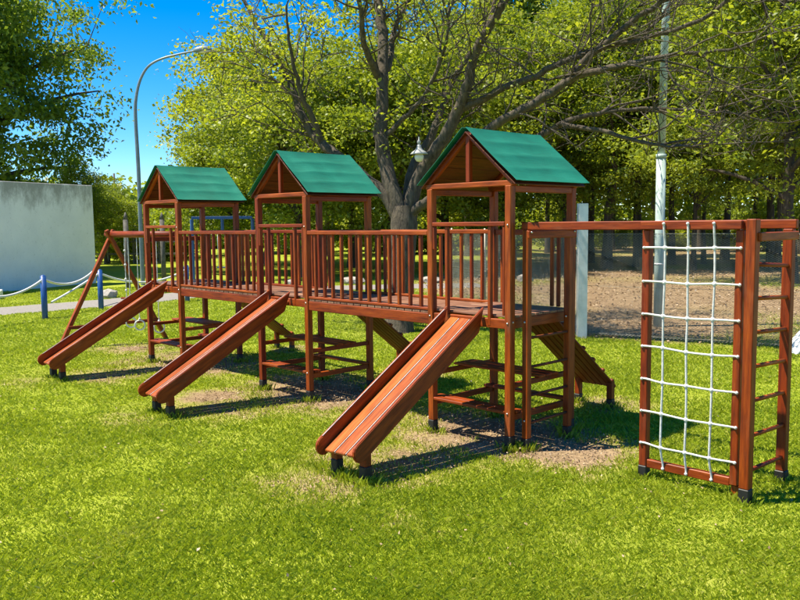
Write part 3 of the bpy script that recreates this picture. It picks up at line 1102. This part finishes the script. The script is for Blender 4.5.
# the big spreading tree behind the bridges
LIMBS = [
 (0.24,0.1,[(-5.84, 5.25, 2.15), (-6.03, 5.14, 2.8), (-6.24, 5.16, 3.38), (-6.32, 5.13, 3.77), (-6.42, 5.26, 4.47), (-6.52, 5.39, 5.19), (-6.76, 5.58, 6.21), (-6.9, 5.63, 6.67), (-7.17, 5.79, 7.75), (-7.53, 5.91, 9.27)]),
 (0.19,0.04,[(-5.88, 5.21, 2.15), (-6.16, 5.07, 2.67), (-6.87, 4.78, 3.3), (-7.33, 4.63, 3.62), (-7.7, 4.57, 3.89), (-8.0, 4.47, 4.37), (-8.22, 4.44, 4.82), (-8.6, 4.43, 5.44), (-9.1, 4.29, 6.18), (-9.6, 4.17, 6.94), (-10.11, 4.08, 8.08)]),
 (0.09,0.03,[(-7.52, 4.59, 3.73), (-7.5, 4.39, 4.22), (-7.53, 4.12, 4.63), (-7.5, 3.94, 5.15), (-7.45, 3.77, 5.69), (-7.36, 3.66, 6.32)]),
 (0.21,0.08,[(-5.78, 5.32, 2.15), (-5.65, 5.4, 2.85), (-5.45, 5.53, 3.27), (-5.14, 5.61, 3.67), (-4.85, 5.68, 4.08), (-4.62, 5.69, 4.5), (-4.42, 5.66, 4.93), (-4.24, 5.61, 5.27), (-3.87, 5.62, 5.7), (-3.62, 5.63, 6.01), (-3.27, 5.67, 6.78)]),
 (0.15,0.05,[(-5.9, 5.39, 2.49), (-6.07, 5.74, 3.19), (-6.0, 6.19, 3.81), (-5.98, 6.41, 4.23), (-5.99, 6.6, 4.63), (-5.89, 6.93, 5.28), (-5.74, 7.3, 5.76), (-5.63, 7.65, 6.36), (-5.68, 8.04, 7.46)]),
 (0.12,0.05,[(-6.5, 5.37, 4.91), (-6.46, 5.15, 5.09), (-6.37, 4.86, 5.39), (-6.24, 4.6, 5.7), (-6.0, 4.35, 6.26), (-5.84, 4.04, 7.05)]),
 (0.1,0.04,[(-6.5, 5.4, 5.09), (-6.66, 5.72, 5.45), (-6.93, 6.12, 6.19), (-6.98, 6.59, 6.85), (-7.01, 7.12, 7.79)]),
 (0.07,0.03,[(-6.25, 5.21, 3.87), (-5.88, 5.34, 4.17), (-5.54, 5.45, 4.47), (-5.26, 5.5, 4.8), (-5.03, 5.5, 5.17), (-4.76, 5.41, 5.66), (-4.59, 5.36, 6.16)]),
 (0.1,0.04,[(-4.82, 5.74, 4.21), (-4.47, 5.83, 4.37), (-3.88, 6.04, 4.59), (-3.35, 6.17, 4.75), (-2.88, 6.26, 4.9), (-2.23, 6.51, 5.06), (-1.55, 6.65, 5.13), (-0.68, 7.01, 5.36), (-0.13, 7.21, 5.75)]),
 (0.15,0.05,[(-5.78, 5.33, 2.23), (-5.49, 5.37, 2.46), (-4.9, 5.46, 2.8), (-4.16, 5.78, 3.8), (-3.44, 6.0, 4.16), (-2.79, 6.14, 4.46), (-2.44, 6.26, 4.82), (-2.01, 6.31, 5.08), (-1.55, 6.39, 5.4), (-1.11, 6.45, 5.61), (-0.65, 6.56, 6.04)]),
 (0.09,0.03,[(-3.08, 6.11, 4.34), (-2.41, 6.12, 4.6), (-1.65, 6.2, 4.67), (-1.29, 6.14, 4.69), (-0.63, 6.25, 4.71), (0.09, 6.42, 4.68)]),
 (0.11,0.03,[(-4.9, 5.46, 2.8), (-4.22, 6.25, 3.45), (-3.69, 6.69, 3.7), (-3.35, 6.94, 3.92), (-2.91, 7.27, 4.09), (-2.48, 7.59, 4.16), (-1.8, 8.0, 4.16), (-1.01, 8.52, 4.05)]),
 (0.06,0.02,[(-3.35, 6.94, 3.92), (-2.48, 6.94, 3.75), (-1.76, 7.08, 3.5), (-1.08, 7.2, 3.38), (-0.32, 7.41, 3.39)]),
]
BT = np.array([-5.78, 5.05, 0.0])
rng = np.random.default_rng(31)
tb = Tubes()
tb.add(np.array([(-5.78, 5.02, -0.2), (-5.78, 5.03, 0.05), (-5.775, 5.1, 0.45), (-5.78, 5.17, 1.0), (-5.80, 5.22, 1.6), (-5.82, 5.26, 2.1), (-5.86, 5.27, 2.45)]) - BT,
       [0.42, 0.31, 0.235, 0.22, 0.235, 0.27, 0.22], 16)
twig_tips = []


def twig(p, d, L, r, depth):
    n = 5
    pts = [p]
    for k in range(n):
        d = d + rng.normal(size=3) * 0.22 + np.array([0, 0, 0.03])
        d /= np.linalg.norm(d)
        if p[2] + d[2] * L / n < 3.3:
            d[2] = abs(d[2])
        p = p + d * L / n
        pts.append(p)
    pts = np.array(pts)
    tb.add(pts - BT, np.linspace(r, r * 0.3, n + 1), 4 if r > 0.01 else 3)
    if depth > 0:
        for k in range(1 + int(rng.integers(2, 4))):
            i = int(rng.integers(1, n + 1))
            dd_ = d * 0.8 + rng.normal(size=3) * 0.65
            twig(pts[i], dd_ / np.linalg.norm(dd_), L * (0.45 + 0.3 * rng.random()), r * 0.55, depth - 1)
    else:
        twig_tips.append(pts[-1])
        twig_tips.append(pts[3])


for (r0, r1, pts) in LIMBS:
    p = catmull(pts, 4)
    p = p + rng.normal(size=p.shape) * 0.012
    tb.add(p - BT, np.linspace(r0, r1, len(p)) * 0.7 if r0 > 0.1 else np.linspace(r0 * 0.8, r1 * 0.7, len(p)), 12 if r0 > 0.1 else 8)
    nseg = len(p)
    for k in range(int(nseg * 0.28) + 2):
        i = int(nseg * (0.3 + 0.69 * rng.random()))
        d = p[min(i + 1, nseg - 1)] - p[i - 1]
        d = d / (np.linalg.norm(d) + 1e-6) * 0.9 + rng.normal(size=3) * 0.55
        twig(p[i], d / np.linalg.norm(d), 1.0 + 0.9 * rng.random(), 0.022, 2)
    e = p[-1] - p[-3]
    twig(p[-1], e / np.linalg.norm(e), 1.6, r1 * 0.6, 2)
big_t = tag(empty('spreading_tree', BT), 'big spreading tree with thick forked grey limbs behind the bridges', 'tree')
link('trunk', tb.mesh('trunk', 'bark'), big_t, Matrix.Translation(BT))
tt = np.array(twig_tips)
sel = rng.random(len(tt)) < np.where(tt[:, 0] < -9.2, 0.14, np.where(tt[:, 0] < -6.5, 0.34, np.where(tt[:, 0] < -3.2, 0.13, 0.035)))
sel |= (rng.random(len(tt)) < 0.3) & (tt[:, 2] > 7.2)
tt = tt[sel]
cnt = rng.poisson(15, len(tt)) + 3
ci = np.repeat(np.arange(len(tt)), cnt)
pos = tt[ci] + rng.normal(size=(len(ci), 3)) * np.array([0.2, 0.2, 0.13])
v, f = leaf_arrays(pos - BT, 0.1, rng, 0.27, 0.3, 0.9)
ct = rng.random(len(tt))
link('crown', np_mesh('crown', v, f, 'leaf_yellow', np.clip(0.45 * ct[ci] + 0.5 * rng.random(len(ci)), 0, 1)), big_t, Matrix.Translation(BT))

# kinds of trees
maples = [tree_meshes(101, 11, 2.2, 4.2, 280, 145, 0.145, 0.66, 0.22, 'leaf_yellow', 'bark_dark'),
          tree_meshes(102, 12, 2.6, 4.6, 300, 145, 0.15, 0.70, 0.24, 'leaf_yellow', 'bark_dark', lobes=0.5),
          tree_meshes(103, 10, 1.8, 3.8, 260, 145, 0.14, 0.64, 0.2, 'leaf_mid', 'bark_dark')]
forest = [tree_meshes(111, 17, 4.2, 4.4, 300, 130, 0.18, 0.82, 0.27, 'leaf_mid', 'bark_dark', droop=0.25, n_limb=26),
          tree_meshes(112, 16, 4.6, 4.8, 300, 130, 0.185, 0.84, 0.25, 'leaf_yellow', 'bark_dark', droop=0.3, n_limb=26),
          tree_meshes(113, 18, 5.0, 4.2, 300, 130, 0.18, 0.80, 0.28, 'leaf_mid', 'bark_dark', droop=0.2, n_limb=26)]
darkt = tree_meshes(121, 17, 3.7, 6.0, 330, 190, 0.24, 0.85, 0.55, 'leaf_dark', 'bark_dark', droop=0.75, aspect=0.25, n_limb=30, lobes=0.5)
feather = tree_meshes(131, 14, 2.8, 4.6, 420, 120, 0.16, 0.62, 0.22, 'leaf_mid', 'bark_dark', droop=0.3, aspect=0.25, up=1.2, flat=0.6)
bushes = [tree_meshes(141, 3.0, 0.15, 2.2, 120, 95, 0.17, 0.5, 0.07, 'leaf_yellow', 'bark_dark', n_limb=12),
          tree_meshes(142, 2.6, 0.1, 2.6, 130, 95, 0.16, 0.5, 0.07, 'leaf_mid', 'bark_dark', n_limb=12)]


def ordinal(i):
    return ['first', 'second', 'third', 'fourth', 'fifth', 'sixth', 'seventh', 'eighth', 'ninth', 'tenth', 'eleventh', 'twelfth',
            'thirteenth', 'fourteenth', 'fifteenth', 'sixteenth', 'seventeenth', 'eighteenth', 'nineteenth', 'twentieth'][i]


def bearing(p):
    return (p[0] - CAM.x) * _r.x + (p[1] - CAM.y) * _r.y, (p[0] - CAM.x) * _f.x + (p[1] - CAM.y) * _f.y


def lr_sorted(lst):
    return sorted(lst, key=lambda p: bearing(p)[0] / bearing(p)[1])


rt = random.Random(5)
place_tree('dark_tree', darkt, -34.4, 5.6, 0.4, 1.0, 'large dark drooping tree rising behind the concrete wall', 'tree', 'dark trees behind the wall')
place_tree('dark_tree', darkt, -35.5, 1.0, 2.6, 0.95, 'second dark drooping tree at the outer end of the concrete wall', 'tree', 'dark trees behind the wall')
for i, (x, y) in enumerate(lr_sorted([(-58.6, 22.4), (-70.6, 30.2), (-52.1, 23.4), (-61.4, 31.0), (-45.7, 24.2), (-66, 18), (-36.2, 11.1), (-39.5, 14.2)])):
    place_tree('far_tree', maples[2], x, y, rt.uniform(0, 6), rt.uniform(0.42, 0.55), 'low far tree under the open sky, %s from the concrete wall' % ordinal(i), 'tree', 'low far trees past the wall')
for i, (x, y) in enumerate(lr_sorted([(-31.0, 19.4), (-20.8, 14.1), (-24.8, 20.1), (-19.0, 17.5), (-22.9, 24.9), (-18.5, 23.7), (-37.3, 28.7), (-47.5, 28.2), (-34.7, 35.8)])):
    place_tree('leafy_tree', maples[i % 3], x, y, rt.uniform(0, 6), rt.uniform(0.85, 1.1), 'yellow-green leafy tree behind the towers, %s from the street lamp' % ordinal(i), 'tree', 'leafy trees behind the towers')
for i, (x, y) in enumerate(lr_sorted([(-28.8, 33.2), (-23.1, 30.5), (-27.7, 40.2), (-17.8, 30.2), (-26.8, 46.9), (-19.1, 37.5), (-13.9, 31.4), (-20.0, 46.8), (-13.9, 37.2), (-18.8, 52.3), (-9.7, 32.9), (-13.4, 46.4), (-9.1, 39.3), (-12.0, 55.0), (-35.3, 52.4), (-30.9, 59.9), (-26.3, 67.6), (-19.8, 68.6)])):
    place_tree('forest_tree', forest[(i * 2) % 3], x, y, rt.uniform(0, 6), rt.uniform(0.62, 0.78), 'tall dark-trunked tree behind the wire fence, %s from the big spreading tree' % ordinal(i), 'tree', 'tall trees behind the wire fence', sz=rt.uniform(0.88, 1.1))
place_tree('leafy_tree', maples[2], -25.3, 13.7, 1.3, 0.72, 'small yellow-green tree standing alone right behind the farthest tower', 'tree')
for i, (x, y) in enumerate(lr_sorted([(-16.2, 25.5), (-14.0, 28.2), (-10.6, 27.0), (-8.1, 29.5), (-12.8, 32.5), (-4.4, 29.0), (-18.4, 30.6), (-6.2, 33)])):
    place_tree('slim_tree', forest[i % 3], x, y, rt.uniform(0, 6), rt.uniform(0.4, 0.5), 'slim young tree close behind the wire fence, %s from the big spreading tree' % ordinal(i), 'tree', 'slim young trees behind the wire fence', sz=rt.uniform(0.58, 0.7))
place_tree('feathery_tree', feather, -4.8, 22.1, 1.0, 1.0, 'feathery light green tree behind the climbing net, near the picture edge', 'tree')
place_tree('feathery_tree', feather, -14.2, 26.0, 3.0, 1.0, 'feathery light green tree behind the pale light pole', 'tree')
for i, (x, y) in enumerate(lr_sorted([(-33.8, 42.5), (-29.4, 44.1), (-28.5, 49.4), (-23.3, 47.6), (-22.2, 54.6), (-17.5, 52.2), (-16.2, 57.9), (-42.7, 30.3), (-43.2, 35.5), (-36.2, 34.2), (-48.5, 18.4), (-41.4, 17.2), (-43.8, 20.4), (-32.3, 35.3), (-12, 60)])):
    place_tree('bush', bushes[1 if i < 4 else i % 2], x, y, rt.uniform(0, 6), rt.uniform(0.8, 1.15), 'low rounded bush among the far trees, %s from the concrete wall' % ordinal(i), 'bush', 'low bushes among the far trees')

# distant wood closing the view
rng = np.random.default_rng(77)
nw = 1700
wth = ang0 + (rng.random(nw) - 0.62) * 1.75
wr = 76 + 24 * rng.random(nw)
hmax = np.where(wth - ang0 > 0.17, 5.0, 15.0)
wc = np.column_stack([cx0 + wr * np.cos(wth), cy0 + wr * np.sin(wth), 0.3 + hmax * rng.random(nw) ** 1.3])
ci = np.repeat(np.arange(nw), 62)
pos = wc[ci] + rng.normal(size=(len(ci), 3)) * np.array([1.3, 1.3, 0.8])
pos[:, 2] = np.abs(pos[:, 2])
v, f = leaf_arrays(pos, 0.58, rng, 0.42, 0.1, 0.6)
tag(link('far_wood', np_mesh('far_wood', v, f, 'leaf_mid', np.clip(0.4 * rng.random(nw)[ci] + 0.5 * rng.random(len(ci)), 0, 1))), 'distant wood closing off the park', kind='stuff')

# ================================================================== WALL, LAMPS, FENCES
# concrete wall on the far side of the path
nb = NB('stained_concrete')
oc = nb.coord()
n1 = nb.noise(oc, 1.1, 6, 0.65)
n2 = nb.noise(oc, 9, 5, 0.7)
c = nb.ramp(n1, [(0.3, (0.80, 0.79, 0.80)), (0.7, (0.92, 0.90, 0.90))])
sp = nb.n('ShaderNodeSeparateXYZ')
nb.l(oc, sp.inputs[0])
streak = nb.noise(nb.mapping(oc, (1.2, 1.5, 0.5)), 2.2, 8, 0.78)
topm = nb.n('ShaderNodeMapRange')
nb.l(sp.outputs['Z'], topm.inputs['Value'])
topm.inputs['From Min'].default_value = -0.3
topm.inputs['From Max'].default_value = 1.75
st = nb.ramp(nb.math('MULTIPLY', streak, topm.outputs[0]), [(0.32, (0, 0, 0)), (0.52, (0.7, 0.7, 0.7))])
c = nb.mix(st, c, (0.17, 0.16, 0.13))
c = nb.mix(nb.ramp(n2, [(0.58, (0, 0, 0)), (0.75, (0.4, 0.4, 0.4))]), c, (0.3, 0.3, 0.28))
nb.col(c)
nb.p(Roughness=0.85)
nb.bump(n2, 0.3, 0.02)
MAT['concrete'] = nb.m
wa, wb = Vector((-24.42, 7.08, 0)), Vector((-20.3, -3.6, 0))
wdv = (wb - wa).normalized()
mw, L = frame_of(wa + Vector((-0.12, -0.05, 1.8)), wb + Vector((-0.12, -0.05, 1.8)))
rz_ = math.atan2(wdv.y, wdv.x)
cw = link('concrete_wall', box_mesh(L, 0.24, 3.72, 'concrete', 0.015), None, mw)
tag(cw, 'tall stained grey concrete wall standing beyond the path', 'wall')

# low concrete slab in front of the wall
tag(bar('concrete_slab', (-21.2, 0.2, 0.1), (-20.2, 2.3, 0.1), 0.8, 0.3, None, 'concrete', bev=0.02), 'low pale concrete slab lying on the grass below the wall', 'slab')

# blue posts with ropes beside the path
bps = [(-12.7, -1.0), (-13.57, 1.13), (-14.78, 3.0), (-15.0, 5.6)]
blab = ['blue rope post outside the edge beside the path', 'blue wooden rope post nearest to the concrete wall', 'blue wooden rope post seen between the crossed swing legs', 'blue wooden rope post behind the swing ropes']
for (x, y), lb in zip(bps, blab):
    t = tag(empty('rope_post', (x, y, 0)), lb, 'post', 'blue rope posts along the path')
    rod('shaft', (x, y, -0.2), (x, y, 1.0), 0.068, t, 'blue', 14)
    ball('cap', (x, y, 1.0), 0.066, t, 'blue', (1, 1, 0.5))


def sag_rope(a_, b_, sag, label, r=0.028):
    a_, b_ = np.array(a_), np.array(b_)
    t = np.linspace(0, 1, 22)[:, None]
    p = a_ * (1 - t) + b_ * t
    p[:, 2] -= sag * 4 * (t * (1 - t))[:, 0]
    c = p.mean(0)
    tb = Tubes()
    tb.add(p - c, r, 7)
    tag(link('barrier_rope', tb.mesh('rope', 'rope'), None, Matrix.Translation(c)), label, 'rope', 'white ropes between the blue posts')


sag_rope((*bps[0], 0.95), (*bps[1], 0.93), 0.32, 'white rope sagging to the first blue post from the picture edge')
sag_rope((*bps[1], 0.93), (-16.2, 3.6, 1.06), 0.28, 'white rope running from the first blue post towards the wall corner')
sag_rope((-14.4, 1.6, 0.3), (*bps[2], 0.93), 0.02, 'white rope slanting up to the second blue post')
sag_rope((*bps[2], 0.93), (*bps[3], 0.9), 0.3, 'white rope between the second and third blue post')

# curved street lamp
LB = np.array([-21.99, 7.73, 0.0])
sl_ = tag(empty('street_lamp', LB), 'tall curved grey street lamp against the blue sky', 'street lamp')
lampp = [(0, 0, -0.2), (0, 0, 2), (0, 0.0, 4.2), (-0.02, -0.02, 6.0), (0.02, 0.02, 6.7), (0.13, 0.15, 7.3), (0.33, 0.37, 7.75), (0.62, 0.7, 8.0), (1.0, 1.12, 8.15), (1.42, 1.6, 8.28)]
pp = catmull(lampp, 6)
tb = Tubes()
tb.add(pp, np.interp(np.linspace(0, 1, len(pp)), [0, 0.35, 0.6, 1], [0.085, 0.062, 0.045, 0.034]), 10)
link('pole', tb.mesh('pole', 'lampgrey'), sl_, Matrix.Translation(LB))
e = LB + np.array([1.42, 1.6, 8.28])
dv = Vector((0.66, 0.74, 0.1)).normalized()
bm = bmesh.new()
bmesh.ops.create_uvsphere(bm, u_segments=14, v_segments=10, radius=0.5)
for v_ in bm.verts:
    v_.co.x *= 1.0 - 0.15 * (v_.co.x > 0)
    if v_.co.z < -0.12:
        v_.co.z = -0.12 + (v_.co.z + 0.12) * 0.35
for f_ in bm.faces:
    f_.smooth = True
me = bpy.data.meshes.new('lamp_head')
bm.to_mesh(me)
bm.free()
me.materials.append(MAT['lampgrey'])
mwl, _ = frame_of(Vector(e), Vector(e) + dv)
lh = link('lamp_head', me, sl_, mwl @ Matrix.Translation((-0.2, 0, 0)) @ Matrix.Diagonal((0.72, 0.26, 0.3, 1)))
me2 = me.copy()
me2.materials.clear()
me2.materials.append(MAT['glass'])
link('lamp_glass', me2, sl_, mwl @ Matrix.Translation((-0.14, 0, -0.05)) @ Matrix.Diagonal((0.5, 0.2, 0.22, 1)))

# pale light pole behind the fence
lp = tag(empty('light_pole', (-2.43, 9.05, 0)), 'tall pale green light pole standing behind the wire fence', 'light pole')
rod('lower_tube', (-2.43, 9.05, -0.3), (-2.43, 9.05, 3.35), 0.092, lp, 'pole', 18)
rod('collar', (-2.43, 9.05, 3.35), (-2.43, 9.05, 3.43), 0.102, lp, 'pole', 18)
rod('upper_tube', (-2.43, 9.05, 3.43), (-2.37, 9.10, 9.6), 0.074, lp, 'pole', 18)
rod('top_arm', (-2.37, 9.10, 9.45), (-3.2, 8.2, 9.7), 0.035, lp, 'pole', 10)
link('lamp_head', me, lp, Matrix.Translation((-3.4, 8.0, 9.72)) @ Matrix.Rotation(rad(227), 4, 'Z') @ Matrix.Diagonal((0.7, 0.26, 0.28, 1)))
for z in (1.25, 2.1):
    rod('band', (-2.43, 9.05, z), (-2.43, 9.05, z + 0.03), 0.096, lp, 'steel', 18)

# galvanised H-section post at the fence corner
sp_ = tag(empty('steel_post', (-2.73, 6.79, 0)), 'pale galvanised steel H-section post at the fence corner', 'post')
for k, (dx, dy, w_, h_) in enumerate(((-0.055, 0.055, 0.16, 0.014), (0.055, -0.055, 0.16, 0.014))):
    mw2 = Matrix.Translation((-2.73 + dx, 6.79 + dy, 1.1)) @ Matrix.Rotation(rad(45), 4, 'Z')
    link('flange', box_mesh(0.17, 0.012, 2.7, 'steel', 0.002), sp_, mw2)
link('web', box_mesh(0.012, 0.14, 2.69, 'steel', 0.002), sp_, Matrix.Translation((-2.73, 6.79, 1.1)) @ Matrix.Rotation(rad(45), 4, 'Z'))

# chain-link fence
fe = tag(empty('wire_fence', (-2.73, 6.9, 0)), 'chain-link wire fence with slim posts between lawn and wood', 'fence')
FH = 1.9


def fence_run(p, q):
    p, q = np.array(p), np.array(q)
    L = np.linalg.norm(q - p)
    d = (q - p) / L
    cell = 0.062
    n = int(L / cell)
    m = int(FH / (cell * 0.5))
    tb = Tubes()
    rg = np.random.default_rng(int(L * 10))
    hs_ = np.linspace(0.05, FH, m + 1)
    for k in range(n):
        off = np.where(np.arange(m + 1) % 2 == 0, 0.0, 1.0) if True else 0
        s = (k + off) * cell
        wv = 0.012 * np.sin(s * 2.1) + 0.02 * np.sin(hs_ * 3 + s)
        x = p[0] + d[0] * s - d[1] * wv
        y = p[1] + d[1] * s + d[0] * wv
        tb.add(np.column_stack([x, y, hs_]), 0.0042, 3)
    for k in range(n):
        off = np.where(np.arange(m + 1) % 2 == 0, 1.0, 0.0)
        if k % 1 == 0:
            s = (k + off) * cell
            wv = 0.012 * np.sin(s * 2.1) + 0.02 * np.sin(hs_ * 3 + s) + 0.004
            tb.add(np.column_stack([p[0] + d[0] * s - d[1] * wv, p[1] + d[1] * s + d[0] * wv, hs_]), 0.0042, 3)
    tag(link('wire_mesh', tb.mesh('wire_mesh', 'wire'), fe), kind='stuff')
    for z in (0.08, FH * 0.5, FH):
        rod('line_wire', (p[0], p[1], z), (q[0], q[1], z - 0.01), 0.003, fe, 'wire', 5)
    s = 2.6
    while s < L:
        c = p + d * s
        rod('post', (c[0], c[1] + 0.03, -0.2), (c[0], c[1] + 0.03, FH + 0.08), 0.024, fe, 'wire', 8)
        s += 2.6


fence_run((-2.68, 6.9), (4.2, 8.82))
fence_run((-2.78, 6.9), (-9.6, 10.72))

# white board leaning at the fence, picture edge
tag(bar('leaning_board', (0.72, 7.45, 0.0), (1.02, 7.8, 0.5), 0.45, 0.03, None, 'white', bev=0.005), 'white board leaning against the wire fence', 'board')

# enamel pendant lamp hanging in the tree
PX = Vector((-5.28, 5.15, 3.45))
pn = tag(empty('pendant_lamp', PX - Vector((0, 0, 0.25))), 'white bell-shaped lamp hanging from the big tree', 'lamp')


def lathe(name, prof, parent, mat, c, seg=20):
    pr = np.array(prof)
    ang = np.linspace(0, 2 * np.pi, seg, endpoint=False)
    v = np.stack([pr[:, 0][:, None] * np.cos(ang), pr[:, 0][:, None] * np.sin(ang), np.repeat(pr[:, 1][:, None], seg, 1)], -1).reshape(-1, 3)
    i = np.arange(len(pr) - 1)[:, None] * seg
    j = np.arange(seg)[None, :]
    j2 = (j + 1) % seg
    f = np.stack([i + j, i + j2, i + seg + j2, i + seg + j], -1).reshape(-1, 4)
    return link(name, np_mesh(name, v, f, mat, smooth=True), parent, Matrix.Translation(c))


lathe('shade', [(0.165, -0.03), (0.17, -0.02), (0.13, 0.02), (0.07, 0.06), (0.045, 0.11), (0.04, 0.15), (0.015, 0.155)], pn, 'enamel', PX)
lathe('globe', [(0.005, -0.17), (0.05, -0.16), (0.085, -0.11), (0.09, -0.06), (0.07, -0.02)], pn, 'glass', PX)
lathe('finial', [(0.012, 0.15), (0.035, 0.18), (0.04, 0.21), (0.015, 0.245), (0.012, 0.3)], pn, 'enamel', PX)
rod('cable', PX + Vector((0, 0, 0.29)), Vector((-5.42, 5.47, 4.60)), 0.005, pn, 'foot', 6)

# blue swing frames on the far lawn
def blue_frame(a_, b_, h, name, label, mids=1, post_mat='blue'):
    a_, b_ = Vector((*a_, 0)), Vector((*b_, 0))
    t = tag(empty(name, (a_ + b_) / 2), label, 'swing frame')
    bar('top_bar', a_ + Vector((0, 0, h)), b_ + Vector((0, 0, h)), 0.11, 0.11, t, 'blue')
    bar('post', a_ + Vector((0, 0, -.2)), a_ + Vector((0, 0, h - 0.056)), 0.1, 0.1, t, post_mat, up=(0, 1, 0))
    bar('post', b_ + Vector((0, 0, -.2)), b_ + Vector((0, 0, h - 0.056)), 0.1, 0.1, t, post_mat, up=(0, 1, 0))
    for k in range(mids):
        c = a_.lerp(b_, (k + 1) / (mids + 1))
        bar('hanger', c + Vector((0, 0, h * 0.78)), c + Vector((0, 0, h - 0.056)), 0.09, 0.09, t, 'blue', up=(0, 1, 0))
        for s in (-0.2, 0.2):
            q = c + (b_ - a_).normalized() * s
            rod('chain', q + Vector((0, 0, 0.5)), q + Vector((0, 0, h * 0.78)), 0.01, t, 'steel', 5)
        bar('seat', c + (b_ - a_).normalized() * -0.24 + Vector((0, 0, 0.48)), c + (b_ - a_).normalized() * 0.24 + Vector((0, 0, 0.48)), 0.2, 0.04, t, 'blue')


blue_frame((-22.9, 10.3), (-21.44, 12.13), 2.42, 'swing_frame', 'blue swing frame on the far lawn behind the first bridge')
blue_frame((-27.0, 20.7), (-26.2, 21.5), 2.75, 'swing_frame', 'smaller blue-topped swing frame with grey posts behind the middle tower', 0, 'lampgrey')

# weathered posts and rail fence on the far lawn
for (x, y), h, lb in (((-21.0, 6.7), 2.6, 'weathered pointed timber post behind the swing beam'), ((-21.1, 8.1), 2.6, 'weathered pointed timber post seen through the farthest tower')):
    t = tag(empty('timber_post', (x, y, 0)), lb, 'post', 'weathered timber posts on the far lawn')
    rod('shaft', (x, y, -0.2), (x, y, h - 0.25), 0.085, t, 'timber', 10)
    rod('point', (x, y, h - 0.25), (x, y, h), 0.085, t, 'timber', 10, 0.02)
rf = tag(empty('rail_fence', (-39.3, 15, 0)), 'low dark wooden rail fence in front of the far bushes', 'fence')
ra, rb = Vector((-42.4, 12.6, 0)), Vector((-36.0, 17.2, 0))
for z in (0.55, 1.25, 1.75):
    bar('rail', ra + Vector((0, 0, z)), rb + Vector((0, 0, z)), 0.06, 0.11, rf, 'timber')
for k in range(6):
    c = ra.lerp(rb, k / 5)
    bar('post', c + Vector((0, 0.07, -0.2)), c + Vector((0, 0.07, 1.95)), 0.12, 0.12, rf, 'timber', up=(0, 1, 0))
up_ = tag(empty('utility_pole', (-76.1, 31.7, 0)), 'distant utility pole with a crossarm above the low trees', 'utility pole')
rod('pole', (-76.1, 31.7, -0.3), (-76.1, 31.7, 7.6), 0.16, up_, 'timber', 8, 0.11)
bar('crossarm', (-76.9, 30.8, 7.0), (-75.3, 32.6, 7.0), 0.14, 0.14, up_, 'timber')
bar('crossarm', (-76.7, 31.0, 6.3), (-75.5, 32.4, 6.3), 0.14, 0.14, up_, 'timber')

# stones along the path and by the ramps
rs = random.Random(9)
bm = bmesh.new()
bmesh.ops.create_icosphere(bm, subdivisions=2, radius=0.5)
for v_ in bm.verts:
    v_.co *= 1 + rs.uniform(-0.16, 0.16)
    v_.co.z *= 0.6
smesh = bpy.data.meshes.new('stone')
bm.to_mesh(smesh)
bm.free()
smesh.materials.append(MAT['stone'])
for i, (x, y) in enumerate(lr_sorted([(-17.9, 4.6), (-18.4, 6.6), (-18.1, 8.4), (-17.3, 10.9), (-16.4, 12.9), (-14.6, 15.1), (-12.3, 17.6)])):
    tag(link('stone', smesh, None, Matrix.Translation((x, y, 0.08)) @ Matrix.Rotation(rs.uniform(0, 6), 4, 'Z') @ Matrix.Diagonal((*[rs.uniform(0.5, 0.95)] * 2, rs.uniform(0.5, 0.8), 1))),
        'grey edging stone behind the path, %s from the concrete wall' % ordinal(i), 'stone', 'edging stones along the path')
